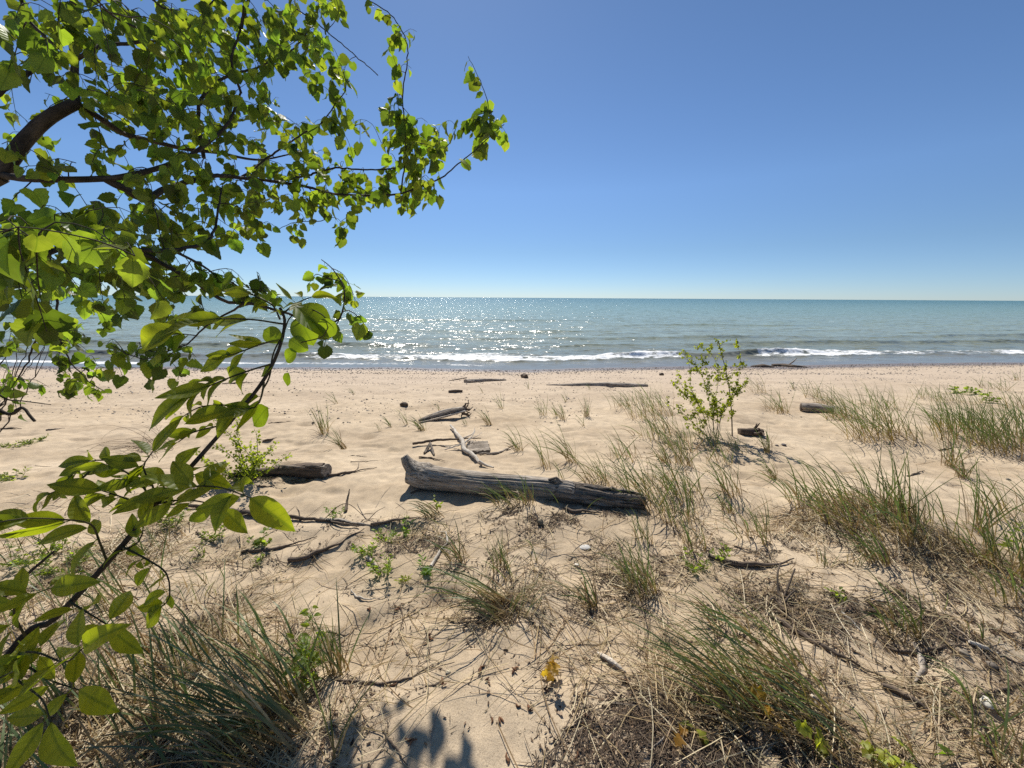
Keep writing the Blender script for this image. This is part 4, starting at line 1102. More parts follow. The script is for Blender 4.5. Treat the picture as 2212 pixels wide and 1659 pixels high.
stick([(961, 975, .01), (1003, 966, .05), (1024, 952, .09), (1026, 946, .14)], [.007, .009, .005], M_PALE, 'pale forked twig propped on the bleached branch', forks=[([(1010, 962, .06), (1030, 956, .08), (1042, 950, .10)], .005)])
stick([(1036, 982, .0), (1073, 980, .0), (1101, 970, .01), (1124, 961, .02)], [.010, .013, .008], M_DRIFT, 'long curved grey stick reaching right from the driftwood pile')
def plank():
    c = [gnd(1008, 982), gnd(1058, 978), gnd(1054, 958), gnd(1010, 958)]
    mb = MB(); n, m_ = 14, 9
    th_ = .03
    for lay in (0, 1):
        V = []; TC = []
        for i in range(n):
            u_ = i/(n-1)
            for j in range(m_):
                v_ = j/(m_-1)
                q = (c[0]*(1-u_)+c[1]*u_)*(1-v_)+(c[3]*(1-u_)+c[2]*u_)*v_
                q = q+np.array([0, 0, .035+.012*math.sin(v_*math.pi*5)*(1-lay)-th_*lay+.004*rng.normal()])
                if i in (0, n-1): q = q+(c[1]-c[0])*.03*rng.normal()
                V.append(q); TC.append((v_*.3, 0, u_*.3))
        ix = np.arange(n*m_).reshape(n, m_)
        qd = np.stack([ix[:-1, :-1], ix[1:, :-1], ix[1:, 1:], ix[:-1, 1:]], -1).reshape(-1, 4)
        mb.add(V, quads=qd if lay == 0 else qd[:, ::-1], tc=TC, col=(.8, .78, .75))
    # edges
    top = np.concatenate(mb.v[:2]); ix = np.arange(n*m_).reshape(n, m_); off = n*m_
    rim = list(ix[:, 0])+list(ix[-1, 1:])+list(ix[::-1, -1][1:])+list(ix[0, ::-1][1:])
    mb.add(top, quads=[[rim[k], rim[k+1], rim[k+1]+off, rim[k]+off] for k in range(len(rim)-1)], col=(.5, .5, .5))
    tag(mb.build('weathered_plank', M_DRIFT, loc=c[0]), 'short ridged grey plank lying beside the bleached branch', 'plank')
plank()
r_ = thing('driftwood_chunk', gnd(930, 983), 'small dark two pronged chunk of wood in front of the brown crossing stick', 'wood chunk')
mb = MB(); a, b, c_ = gnd(917, 981), gnd(930, 968), gnd(938, 985)
tube(mb, [upz(a, .015), upz((a+b)/2, .03), upz(b, .07)], [.014, .02, .012], 9, rough=.3, seed=2); mb.build('left_prong', M_ROT, r_)
mb = MB(); tube(mb, [upz(c_, .012), upz((c_+b)/2, .03), upz(b, .07)], [.010, .016, .012], 9, rough=.3, seed=4); mb.build('right_prong', M_ROT, r_)
STK = [
 ([(905, 989), (935, 992), (962, 998)], [.008, .011, .005], M_DARK, 'short dark stick on bare sand just above the big log root end'),
 ([(690, 1031), (726, 1027), (775, 1018), (815, 1012)], [.012, .014, .006], M_DARK, 'dark branch with a forked tip right of the sawn log', [([(760, 1021), (772, 1014), (776, 1006, .03)], .005)]),
 ([(757, 998), (795, 997), (829, 996)], [.003, .004, .002], M_DARK, 'thin straight twig above the forked dark branch'),
 ([(752, 986), (770, 985), (793, 988)], [.003, .004, .002], M_DARK, 'shorter thin twig above the straight one'),
 ([(886, 1066), (905, 1062), (931, 1060)], [.010, .011, .006], M_DARK, 'dark stick in the shadow under the big log root end'),
 ([(745, 1107), (750, 1096, .03), (756, 1083, .10)], [.014, .012, .008], M_DARK, 'short grey post of wood sticking up from the sand left of centre'),
 ([(365, 1092), (440, 1099), (521, 1110), (590, 1117), (680, 1126), (775, 1140)], [.008, .016, .020, .016, .010], M_DARK, 'long dark branch lying across the sand behind the sapling stem'),
 ([(690, 1124), (728, 1128), (770, 1133), (806, 1139)], [.012, .016, .009], M_DRIFT, 'grey stick lying against the right end of the long dark branch'),
 ([(800, 1136), (845, 1128), (910, 1119), (935, 1112)], [.013, .011, .004], M_DARK, 'dark stick continuing to the right of the long dark branch'),
 ([(521, 1196), (590, 1188), (640, 1175), (685, 1160)], [.010, .013, .006], M_DARK, 'upper of the two dark sticks left of the green weeds'),
 ([(625, 1213), (660, 1206), (729, 1178), (788, 1146)], [.014, .014, .006], M_DARK, 'lower of the two dark sticks left of the green weeds'),
 ([(931, 1226), (942, 1208), (955, 1187), (967, 1176)], [.011, .010, .007], M_PALE, 'tan forked stick below the straw tuft in the centre', [([(967, 1176), (966, 1165, .01), (963, 1153, .01)], .008), ([(952, 1152, .005), (970, 1152, .005)], .005)]),
 ([(792, 1207), (806, 1217), (822, 1229)], [.009, .010, .007], M_PALE, 'short pale stick end among the green weeds'),
 ([(1219, 1102), (1240, 1108), (1270, 1107), (1300, 1112)], [.012, .015, .008], M_DARK, 'brown root lying in front of the rotten end of the big log'),
 ([(726, 1468), (770, 1473), (816, 1479), (872, 1469), (913, 1450), (946, 1435)], [.004, .006, .0055, .003], M_DARK, 'long bent stick on the bare foreground sand'),
 ([(905, 1488), (935, 1482), (974, 1473)], [.002, .0035, .002], M_DARK, 'short straight twig right of the long bent stick'),
 ([(826, 1580), (847, 1607), (865, 1632), (880, 1656)], [.003, .0045, .003], M_DARK, 'thick stick pointing down at the bottom of the bare sand'),
 ([(757, 1274), (774, 1291), (806, 1296), (851, 1282)], [.003, .006, .002], M_PALE, 'curved bleached twig above the narrow tuft at left'),
 ([(1528, 1206), (1577, 1220), (1622, 1224), (1678, 1222), (1714, 1212)], [.014, .018, .016, .007], M_DARK, 'wavy grey root lying on the sand in front of the right mound'),
 ([(1655, 1328), (1720, 1369), (1795, 1410), (1851, 1440), (1912, 1470)], [.012, .013, .012, .006], M_DARK, 'long dark straight stick slanting down through the lower right'),
 ([(1903, 1485), (1945, 1500), (1990, 1530), (2048, 1583)], [.010, .013, .006], M_DARK, 'dark stick continuing below the long slanting one'),
 ([(1974, 1395), (1990, 1425), (1994, 1447), (1978, 1480)], [.008, .014, .010], M_DRIFT, 'gnarled grey root piece pointing down on the right sand'),
 ([(1915, 1402), (1975, 1412), (2030, 1402), (2090, 1398)], [.007, .010, .006], M_DARK, 'brown stick crossing above the gnarled root piece'),
 ([(2092, 1391), (2120, 1402), (2155, 1414)], [.007, .012, .008], M_PALE, 'white split stick near the right edge'),
 ([(1884, 1297), (1910, 1300), (1938, 1302)], [.004, .006, .004], M_PALE, 'small white sliver left of the white split stick'),
 ([(1815, 1322), (1840, 1342), (1860, 1366)], [.005, .006, .004], M_PALE, 'pale splinter beside the dark debris right of the slanting stick'),
 ([(2109, 1503), (2160, 1493), (2220, 1480)], [.008, .009, .008], M_DARK, 'dark stick running off the right edge'),
 ([(1720, 1318), (1800, 1320), (1900, 1322), (1950, 1330)], [.004, .006, .004], M_DARK, 'thin dark twig lying level above the long slanting stick'),
 ([(2050, 1370), (2110, 1395), (2170, 1420), (2225, 1450)], [.007, .009, .006], M_DARK, 'dark stick slanting below the white split stick at the right edge'),
 ([(1584, 1180), (1605, 1187), (1622, 1190)], [.004, .006, .003], M_DARK, 'small dark stick above the wavy grey root'),
 ([(2027, 973), (2050, 970), (2075, 966)], [.006, .008, .004], M_DARK, 'dark curved stick in the sand hollow left of the thick right clump'),
 ([(1960, 1030), (1985, 1022), (1996, 1018)], [.006, .009, .005], M_DARK, 'short dark stick with a shadow behind the right mound'),
 ([(580, 915), (605, 913), (636, 910)], [.005, .007, .004], M_DARK, 'thin dark stick on the sand beside the foreground sapling'),
 ([(568, 954), (585, 951), (598, 948, .01)], [.012, .014, .008], M_DARK, 'small dark knobbly stick above the sawn log'),
 ([(555, 1051), (578, 1052), (600, 1048)], [.006, .007, .003], M_DARK, 'dark twig in front of the sawn log'),
 ([(0, 928), (25, 926), (45, 927)], [.008, .012, .006], M_DARK, 'dark stick at the far left edge of the sand'),
 ([(100, 930), (120, 928), (140, 926)], [.008, .012, .006], M_DRIFT, 'grey stick right of the dark one at the far left'),
 ([(340, 944), (390, 937), (455, 930)], [.008, .014, .006], M_DARK, 'dark stick running behind the dry thicket'),
 ([(425, 1150), (445, 1166), (470, 1178)], [.006, .009, .005], M_DARK, 'bent dark stick below the long dark branch'),
 ([(455, 1120), (480, 1115), (500, 1109)], [.004, .006, .003], M_DARK, 'short twig under the long dark branch'),
 ([(1655, 1450), (1690, 1440), (1715, 1430)], [.003, .004, .002], M_DARK, 'small brown twig in the lower right clump'),
 ([(1270, 1560), (1240, 1570), (1215, 1573)], [.003, .004, .002], M_DARK, 'thin twig with a brown tip at the bottom of the bare sand'),
 ([(705, 1365), (722, 1368), (745, 1372)], [.003, .004, .002], M_DARK, 'twig beside the narrow tuft at left'),
 ([(1405, 1620), (1440, 1590), (1475, 1560)], [.003, .004, .002], M_PALE, 'pale stalk lying on the dark debris mound at the bottom'),
 ([(480, 830), (520, 828), (560, 826)], [.01, .02, .008], M_DARK, 'dark stick far up the beach behind the foreground sapling'),
 ([(1580, 775+25), (1605, 799), (1630, 800)], [.008, .012, .006], M_DARK, 'thin dark stick near the waterline behind the shrub'),
]
for r_ in STK:
    stick(r_[0], r_[1], r_[2], r_[3], forks=r_[4] if len(r_) > 4 else None)
# small branchy dead twig
root = thing('dead_branch', gnd(1700, 1305), 'small dark branching dead twig standing in the litter right of centre', 'dead branch')
mb = MB()
for f in ([(1690, 1320, 0), (1680, 1290, .02), (1676, 1262, .06), (1680, 1248, .09)], [(1690, 1300, .01), (1700, 1280, .03), (1712, 1256, .08)], [(1690, 1310, .01), (1705, 1296, .03), (1716, 1290, .04)], [(1690, 1320, .0), (1670, 1300, .02), (1655, 1310, .01)], [(1690, 1315, .0), (1702, 1330, .01), (1712, 1340, .0)]):
    Q = np.array([upz(gnd(q[0], q[1]) if i == 0 else gnd(q[0], q[1]), q[2]+.006) for i, q in enumerate(f)])
    tube(mb, resample(Q, .01), [.007, .004], 6, rough=.2)
mb.build('twigs', M_DARK, root)
# arched bare stem
root = thing('arched_stem', gnd(701, 1120), 'bare wiry stem arching over the long dark branch', 'dead stem')
a, b = gnd(701, 1122), gnd(795, 1124)
mb = MB(); tube(mb, resample(np.array([a, a*.7+b*.3+[0, 0, .10], a*.4+b*.6+[0, 0, .13], b*1.0]), .015), [.0035, .002], 5); mb.build('arch', M_DARK, root)
mb = MB(); tube(mb, resample(np.array([b, b+[.06, .02, .06], b+[.13, .02, .10]]), .015), [.003, .0015], 5); mb.build('side_twig', M_DARK, root)

# chips, stones, cones, catkins
def lump(px, py, size, colr, label, name, cat, mat_=None, sq=.6, group=None, el=1.0, rz=0.0, jag=.25):
    c = gnd(px, py); nu, nv = 14, 8
    V = []
    s = rng.uniform(0, 50)
    for j in range(nv+1):
        th_ = math.pi*j/nv
        for i in range(nu):
            a = 2*math.pi*i/nu
            v = np.array([math.sin(th_)*math.cos(a)*el, math.sin(th_)*math.sin(a), math.cos(th_)*sq])
            k = 1+jag*2*float(fbm(np.array(v[0]*1.3+s), np.array(v[1]*1.3+v[2]*1.7+s), 2, 3))
            v = v*k*size*.5
            V.append((v[0]*math.cos(rz)-v[1]*math.sin(rz), v[0]*math.sin(rz)+v[1]*math.cos(rz), v[2]))
    V = np.array(V)+c+np.array([0, 0, size*sq*.32])
    ix = np.arange((nv+1)*nu).reshape(nv+1, nu)
    q = np.stack([ix[:-1], ix[1:], np.roll(ix[1:], -1, 1), np.roll(ix[:-1], -1, 1)], -1).reshape(-1, 4)
    mb = MB(); mb.add(V, quads=q, col=colr, tc=(V-c))
    return tag(mb.build(name, mat_ or M_STONE, loc=c), label, cat, group)
W_ = (.62, .60, .55)
lump(1264, 1184, .055, (.52, .50, .46), 'flat white stone on the sand right of the small arching tuft', 'white_stone', 'stone', sq=.3, el=1.5)
lump(1246, 1220, .022, (.6, .55, .45), 'small pale chip below the flat white stone', 'pale_chip', 'chip', sq=.3, el=1.6)
lump(1168, 1134, .045, (.20, .16, .10), 'brown pine cone alone on the sand below the big log', 'pine_cone', 'cone', sq=1.2, jag=.4)
lump(968, 1453, .018, (.55, .47, .33), 'small yellowish pebble right of the long bent stick', 'pebble', 'pebble', el=1.3)
lump(2083, 1413, .036, (.24, .20, .15), 'round brown stone right of the gnarled root', 'stone', 'stone', jag=.5)
lump(2143, 1440, .036, (.18, .15, .12), 'darker round stone nearer the right edge', 'stone', 'stone', jag=.5)
lump(2130, 1520, .045, (.62, .58, .48), 'white pebble below the stick running off the right edge', 'stone', 'stone', el=1.3, rz=.9)
lump(1678, 963, .04, (.15, .13, .12), 'upper of two dark pebbles on bare sand right of the shrub', 'dark_pebble', 'pebble', sq=.5)
lump(1693, 962+0, .055, (.12, .10, .10), 'lower right of two dark pebbles on bare sand right of the shrub', 'dark_pebble', 'pebble', sq=.5)
lump(2178, 1037, .035, (.12, .10, .10), 'dark pebble on the bare sand near the right edge', 'dark_pebble', 'pebble', sq=.5)
lump(600, 1098+8, .03, (.6, .57, .5), 'small white shell fragment above the long dark branch', 'shell', 'shell', sq=.4)
lump(585, 1142, .03, (.6, .57, .5), 'small white shell fragment below the long dark branch', 'shell', 'shell', sq=.4)
def chip(a, b, w_, label):
    A = gnd(*a); B = gnd(*b); ax = B-A; sd_ = nrm(np.cross(ax, [0, 0, 1])); n = 12
    mb = MB(); V = []
    for i in range(n):
        f = i/(n-1); c = A+ax*f+np.array([0, 0, .008+.012*math.sin(f*3.1)]); ww = w_*math.sin(math.pi*(.08+.88*f**.8))**.7
        for x, z in ((-1, 0), (-.5, .007), (.3, .011), (1, .002), (.2, -.004)): V.append(c+sd_*x*ww*(1+.1*rng.normal())+np.array([0, 0, z]))
    ix = np.arange(n*5).reshape(n, 5)
    mb.add(V, quads=np.stack([ix[:-1], ix[1:], np.roll(ix[1:], -1, 1), np.roll(ix[:-1], -1, 1)], -1).reshape(-1, 4), tc=np.array(V)-A, col=(1.05, 1, .95))
    tag(mb.build('wood_chip', M_PALE, loc=A), label, 'wood chip')
chip((1290, 1414), (1352, 1458), .014, 'long white sliver of bleached wood on the bare sand right of the red seedling')
chip((1752, 1505), (1762, 1535), .012, 'white chip of wood in the lower right clump')
CK = [(848, 1388, 'curled brown catkin beside the left sweep of the central tuft shadow'), (864, 1378, None), (1035, 1450, None), (1112, 1450, None), (855, 1480, 'brown catkin bundle touching the long bent stick'), (957, 1478, 'brown catkin beside the short straight twig'), (1122, 1520, 'forked catkin heap in the middle of the lower bare sand'), (1060, 1558, None), (1077, 1560, None), (890, 1598, 'reddish catkin beside the thick stick at the bottom'), (1262, 1554, 'brown catkin at the end of the thin twig at the bottom'), (797, 1318, None), (862, 1316, None), (928, 1378, None), (1058, 1470, None), (1095, 1640, None), (1245, 1625, None), (1350, 1475, None), (1145, 1530, None), (1185, 1485, None)]
def catkin(px, py, lab):
    c = gnd(px, py); mb = MB()
    for k in range(rng.integers(1, 4)):
        a = rng.uniform(0, 6.28); L = rng.uniform(.018, .035); d = np.array([math.cos(a), math.sin(a), 0]); s_ = np.array([-d[1], d[0], 0])
        o = c+rv(.006)*[1, 1, 0]
        p = np.array([o-d*L*.5, o+s_*L*.15*rng.normal(), o+d*L*.5]); p[:, 2] = gh(p[:, 0], p[:, 1])+.004+.003*k
        tube(mb, resample(p, .004), [.002, .0042, .0038, .002], 6, rough=.5, seed=int(a*5), col=np.array([.17, .085, .045])*rng.uniform(.7, 1.3))
    tag(mb.build('catkin', M_LITTER, loc=c), lab or 'small curled brown catkin fallen on the bare foreground sand', 'catkin', 'fallen brown catkins on the bare sand')
for c in CK: catkin(*c)

# ---------------------------------------------------------------- weeds, seedlings, shrubs
def stem_plant(base, stems, h, tmpl, lsize, col, smat, label, name, cat, spread=.25, lean=(-.1, 0), nleaf=14, lmat=None, group=None, top_only=0.0, srad=.0015, droop=-.1):
    root = thing(name, base, label, cat, group)
    sb, lb = MB(), MB()
    for s in range(stems):
        az = rng.uniform(0, 6.28); ln = h*rng.uniform(.6, 1.1)
        d = nrm(np.array([math.cos(az)*spread+lean[0], math.sin(az)*spread+lean[1], 1]))
        b = np.array(base)+np.array([math.cos(az), math.sin(az), 0])*spread*.15*h
        p = [b-[0, 0, .01]]
        for k in range(9):
            d = nrm(d+rv(.09)+np.array([lean[0]*.08, 0, .02])); p.append(p[-1]+d*ln/9)
        p = np.array(p); tube(sb, p, [srad*1.3, srad*.5], 5, cap=False, col=(1, 1, 1))
        for k in range(nleaf):
            f = top_only+(1-top_only)*rng.uniform(.12, 1.0); i = min(8, int(f*9)); a = p[i]*(1-(f*9-i))+p[i+1]*(f*9-i) if i < 9 else p[-1]
            az2 = rng.uniform(0, 6.28)
            D = nrm(np.array([math.cos(az2), math.sin(az2), rng.uniform(-.1, .7)+droop])+d*.3)
            put_leaf(lb, tmpl, a+D*lsize*.25, D, np.array([0, -.2, 1])+rv(.5), lsize*rng.uniform(.6, 1.15), np.array(col)*rng.uniform(.7, 1.3), anchor=a, pcol=col, pr=.0006)
    sb.build('stems', smat, root); lb.build('leaves', lmat or M_WEED, root)
    return root
GREEN = (.085, .135, .03); YG = (.125, .15, .03)
# leafy shrub right of centre
def right_shrub():
    base = gnd(1535, 945)
    root = thing('leafy_shrub', base, 'slender young shrub with small yellow green leaves standing on the sand against the water', 'shrub')
    d = dist(base); sb, lb = MB(), MB()
    tr = upz(gnd(1582, 942), 0)
    STM = [[(1582, 942), (1580, 900), (1576, 850), (1566, 800), (1560, 770), (1553, 735)], [(1545, 945), (1535, 880), (1520, 820), (1500, 790), (1470, 765)], [(1540, 945), (1545, 870), (1550, 810), (1540, 770), (1510, 745)],
           [(1530, 945), (1505, 890), (1480, 850), (1450, 825)], [(1538, 946), (1525, 900), (1500, 860), (1470, 830), (1462, 800)], [(1550, 946), (1565, 890), (1590, 830), (1598, 780), (1592, 740)], [(1545, 945), (1560, 900), (1575, 865), (1610, 830)],
           [(1530, 945), (1500, 915), (1470, 890), (1440, 870)], [(1548, 945), (1550, 890), (1535, 840), (1525, 800), (1515, 770)], [(1535, 945), (1520, 895), (1495, 840), (1490, 800), (1483, 770)]]
    for si, st in enumerate(STM):
        off = rng.normal()*.10
        p = resample(np.array([pix(q[0]+rng.normal()*2, q[1], d+off*min(1, i/2)) if i else upz(gnd(*q), -.01) for i, q in enumerate(st)]), .02)
        r0 = .008 if si == 0 else .0038
        tube(sb, p, [r0, r0*.35], 6, rough=.1, seed=si)
        n = len(p)
        for k in range(int(n/2.4)):
            i = rng.integers(n//5, n-1)
            e = p[i]+nrm(rv()+np.array([0, 0, .6]))*rng.uniform(.05, .14)
            tw = resample(np.array([p[i], (p[i]+e)/2+rv(.01), e]), .015)
            tube(sb, tw, [.0018, .0008], 4, cap=False)
            for q in tw[1:]:
                for r_ in range(rng.integers(1, 4)):
                    D = nrm(rv()+np.array([-.3, 0, .1]))
                    put_leaf(lb, ROUND, q+D*.006, D, rv()+np.array([0, -.5, .6]), rng.uniform(.017, .031), np.array(YG)*rng.uniform(.65, 1.15)*[.95, 1, .9], anchor=q, pcol=YG, pr=.0005)
        for i in range(n//3, n, 2):
            for r_ in range(rng.integers(1, 4)):
                D = nrm(rv()+np.array([-.3, 0, .1]))
                put_leaf(lb, ROUND, p[i]+D*.01, D, rv()+np.array([0, -.5, .6]), rng.uniform(.017, .031), np.array(YG)*rng.uniform(.65, 1.15)*[.95, 1, .9], anchor=p[i], pcol=YG, pr=.0005)
    sb.build('stems', M_BARK, root); lb.build('leaves', M_LEAF2, root)
right_shrub()
# shrub growing at the sawn log
def left_shrub():
    base = gnd(535, 1034); d = dist(base)
    root = thing('leafy_shrub', base, 'small open shrub with tiny green leaves growing at the left sawn log', 'shrub')
    sb, lb = MB(), MB()
    for si in range(15):
        tx, ty = [(555, 930), (470, 905), (500, 950), (605, 960), (620, 985), (420, 975), (440, 990), (570, 985), (540, 960), (510, 905), (590, 975), (460, 960), (480, 1000), (560, 1000), (600, 1000)][si]
        e = pix(tx+rng.normal()*4, ty, d+rng.normal()*.12); b = base+rv(.06)*[1, 1, 0]; b[2] = float(gh(b[0], b[1]))-.01
        p = resample(np.array([b, (b+e)/2+rv(.03)+[0, 0, .03], e]), .02)
        tube(sb, p, [.004, .0012], 5)
        for i in range(2, len(p)):
            for r_ in range(rng.integers(2, 6)):
                D = nrm(rv()+np.array([0, 0, .4])); put_leaf(lb, ROUND, p[i]+D*.018, D, rv()+np.array([0, -.3, .8]), rng.uniform(.014, .03), np.array([.13, .16, .035])*rng.uniform(.7, 1.3), anchor=p[i], pcol=GREEN, pr=.0006)
    sb.build('stems', M_BARK, root); lb.build('leaves', M_WEED, root)
left_shrub()
# bare shrub far left
def bare_shrub():
    base = np.array([-4.6, 2.9, 0]); base[2] = float(gh(base[0], base[1]))
    root = thing('bare_shrub', base, 'leafless shrub of thin grey twigs behind the tree at the far left', 'shrub')
    sb = MB(); bd = pix(-60, 900, 2.9)
    for i in range(15):
        e = pix(rng.uniform(-60, 190), rng.uniform(600, 840), rng.uniform(2.7, 3.3)); m_ = base*.5+e*.5+rv(.12)
        p = resample(np.array([base+rv(.05)*[1, 1, 0], m_+[-.1, 0, .0], e]), .05); p = p+np.array([rv(.006) for _ in p])
        tube(sb, p, [.007, .0012], 5, cap=False)
        for k in range(4):
            j = rng.integers(len(p)//3, len(p)-1); t_ = nrm(p[j+1]-p[j]); e2 = p[j]+nrm(t_+rv(.5))*rng.uniform(.1, .35)
            tube(sb, resample(np.array([p[j], (p[j]+e2)/2+rv(.02), e2]), .04), [.0028, .001], 4, cap=False)
    sb.build('twigs', M_BARK, root)
    # short dark broken branches hanging low
    mb = MB(); tube(mb, resample(LP([(-30, 870, 2.3), (20, 895, 2.3), (48, 880, 2.3), (62, 895, 2.3), (75, 910, 2.3)]), .02), [.012, .007], 6, rough=.2); mb.build('broken_branch', M_BARK, root)
    mb = MB(); tube(mb, resample(LP([(-40, 820, 2.3), (10, 860, 2.3), (48, 866, 2.3), (110, 874, 2.3)]), .02), [.006, .002], 6, rough=.2); mb.build('broken_branch', M_BARK, root)
bare_shrub()
WD = 'low leafy weeds on the sand'
def weed(px, py, stems, h, label, ls=.029, col=(.115, .155, .045), nl=14, spread=.6, tmpl=None, name='leafy_weed'):
    stem_plant(gnd(px, py), stems, h, tmpl or OVAL, ls, col, M_BARK, label, name, 'weed', spread=spread, nleaf=nl, group=WD, lmat=M_WEED)
weed(90, 1205, 16, .16, 'wide bright green leafy patch left of the sapling stem', nl=18, spread=1.6)
weed(150, 1225, 12, .14, 'bright leafy patch touching the sapling stem, right of the wide one', nl=16, spread=1.4)
weed(566, 1178, 4, .15, 'small upright weed with round leaves alone above the dark sticks', tmpl=ROUND)
weed(440, 1210, 3, .12, 'tiny sprig of weed left of the small upright one', nl=8, ls=.028)
weed(560, 1215, 3, .07, 'tiny low weed at the tip of the upper dark stick', nl=9)
weed(790, 1190, 7, .09, 'low bright green weed above the tan stick end', spread=1.3, col=(.13, .18, .05))
weed(840, 1172, 5, .15, 'upright bright weed near the dark stick in the centre', col=(.13, .18, .05))
weed(866, 1160, 5, .17, 'tallest bright weed right of the other central weeds', col=(.09, .15, .03))
weed(832, 1236, 8, .14, 'bushy bright weed in front of the central weeds', spread=.9, col=(.13, .18, .05))
weed(917, 1232, 5, .09, 'low bright weed beside the foot of the tan forked stick', spread=1.0, col=(.09, .16, .03))
weed(880, 1250, 3, .06, 'tiny yellowish weed right of the bushy bright weed', nl=8, col=(.16, .19, .04))
weed(950, 1102, 2, .16, 'slim seedling with paired leaves before the big log', nl=8, ls=.04, spread=.3)
weed(729, 1118, 4, .13, 'weed growing through the long dark branch', col=(.085, .14, .03))
weed(1500, 1228, 7, .12, 'green weed left of the wavy grey root', spread=.8)
weed(1556, 1212, 5, .10, 'bright weed touching the left end of the wavy grey root', col=(.13, .18, .05))
weed(1813, 1295, 4, .05, 'tiny green sprout right of the dead branching twig', nl=8, spread=1.0)
weed(660, 1440, 5, .28, 'taller dark leafy weed beside the narrow tuft at left', ls=.05, spread=.5)
weed(695, 1470, 4, .2, 'shorter dark leafy weed at the edge of the bare sand at left', ls=.045)
weed(2200, 1190, 5, .2, 'leafy weed cut by the right edge', ls=.05)
weed(40, 962, 14, .13, 'upper grey green mat of creeping weed at the far left', ls=.03, spread=2.2, col=(.10, .125, .06))
weed(70, 955, 10, .12, 'right end of the upper grey green weed mat at the far left', ls=.03, spread=2.0, col=(.10, .125, .06))
weed(30, 1035, 10, .12, 'lower grey green weed mat at the far left', ls=.035, spread=1.6, col=(.10, .125, .06))
weed(470, 1165, 5, .14, 'thin weed right of the sapling stem bend', ls=.03)
weed(370, 1140, 8, .22, 'tall pale weeds rising right behind the sapling stem', ls=.035)
weed(2070, 850, 3, .22, 'broad leaved plant above the thick right clump, left one', ls=.075, tmpl=LOBED, spread=.9)
weed(2108, 852, 3, .20, 'broad leaved plant above the thick right clump, middle one', ls=.075, tmpl=LOBED, spread=.9)
weed(2140, 870, 3, .24, 'broad leaved plant behind the thick right clump, right one', ls=.075, tmpl=LOBED, spread=.9)
SG = 'yellow lobed seedlings in the lower right'
def seedling(px, py, h, n, label, col, ls=.045):
    stem_plant(gnd(px, py), 1, h, LOBED, ls, col, M_RED, label, 'seedling', 'seedling', spread=.2, nleaf=n, lmat=M_WEED, group=SG, top_only=.35, droop=-.35, srad=.0016)
M_RED = make_wood('red_stem', (.10, .04, .03), (.25, .11, .07))
YEL = (.30, .20, .035); LIME = (.20, .22, .04); RED_ = (.16, .075, .04)
r0 = stem_plant(gnd(1196, 1462), 2, .16, LOBED, .042, (.22, .15, .04), M_RED, 'reddish seedling with yellow lobed leaves alone on the bare sand', 'seedling', 'seedling', spread=.15, nleaf=6, lmat=M_WEED, top_only=.1, droop=-.35)
seedling(1660, 1575, .12, 3, 'seedling with an upright amber leaf left of the others', YEL, .055)
seedling(1692, 1572, .09, 2, 'small amber seedling between the two larger ones', YEL)
seedling(1755, 1640, .17, 5, 'largest yellow seedling with a red stalk at the bottom', LIME, .055)
seedling(1465, 1590, .07, 3, 'low orange and green seedling on the dark debris mound', (.26, .15, .04))
seedling(1500, 1585, .05, 2, 'tiny lime seedling right of the low orange one', LIME)
seedling(1890, 1640, .13, 4, 'lime seedling right of the largest yellow one', LIME)
seedling(1790, 1640, .10, 3, 'olive seedling touching the right of the largest yellow one', (.16, .15, .04))
seedling(1945, 1655, .14, 3, 'bright lime seedling at the bottom edge', (.22, .26, .04), .06)
seedling(2060, 1650, .08, 3, 'small green seedling at the bottom edge near the right corner', GREEN)

# ---------------------------------------------------------------- litter, straw, pebbles (uncountable)
def scatter(name, regions, maker, mat_, label, cat, mult=1.0):
    mb = MB()
    for (px, py, rx, ry, n) in regions:
        n = int(n*mult)
        c = gnd(px, py)
        r_ = np.sqrt(rng.uniform(0, 1, n)); a = rng.uniform(0, 6.2832, n)
        r_ = r_*(0.55+0.75*rng.uniform(0, 1, n))
        rx, ry = rx*1.2, ry*1.25
        X = c[0]+rx*r_*np.cos(a); Y = c[1]+ry*r_*np.sin(a)
        keep = (fbm(X*5.0, Y*5.0, 77, 3)+0.8*fbm(X*17, Y*17, 78, 2) > (0.03 if n < 3400 else -0.12)+0.25*rng.uniform(-.5, .5, n))
        X, Y = X[keep], Y[keep]
        maker(mb, X, Y, gh(X, Y))
    return tag(mb.build(name, mat_), label, cat, kind='stuff')
def flakes(mb, X, Y, Z, smin=.0025, smax=.015, cols=((.12, .078, .05), (.055, .038, .028), (.18, .12, .075), (.27, .20, .135))):
    n = len(X)
    if n == 0: return
    s = smin+(smax-smin)*rng.uniform(0, 1, n)**2.6; a = rng.uniform(0, 6.28, n); el = rng.uniform(.12, .5, n)
    k = 5; V = np.zeros((n, k, 3))
    for j in range(k):
        t_ = j*2*math.pi/k; rr = rng.uniform(.6, 1.2, n)
        x = np.cos(t_)*s*rr; y = np.sin(t_)*s*el*rr
        V[:, j, 0] = X+x*np.cos(a)-y*np.sin(a); V[:, j, 1] = Y+x*np.sin(a)+y*np.cos(a)
        V[:, j, 2] = Z+.002+rng.uniform(0, .9, n)**2*s*.7
    C = np.array(cols)[rng.integers(0, len(cols), n)]*rng.uniform(.6, 1.3, n)[:, None]
    base = np.arange(n)[:, None]*k
    tr = np.concatenate([base+np.array([[0, 1, 2]]), base+np.array([[0, 2, 3]]), base+np.array([[0, 3, 4]])])
    mb.add(V.reshape(-1, 3), tris=tr, col=np.repeat(C, k, 0))
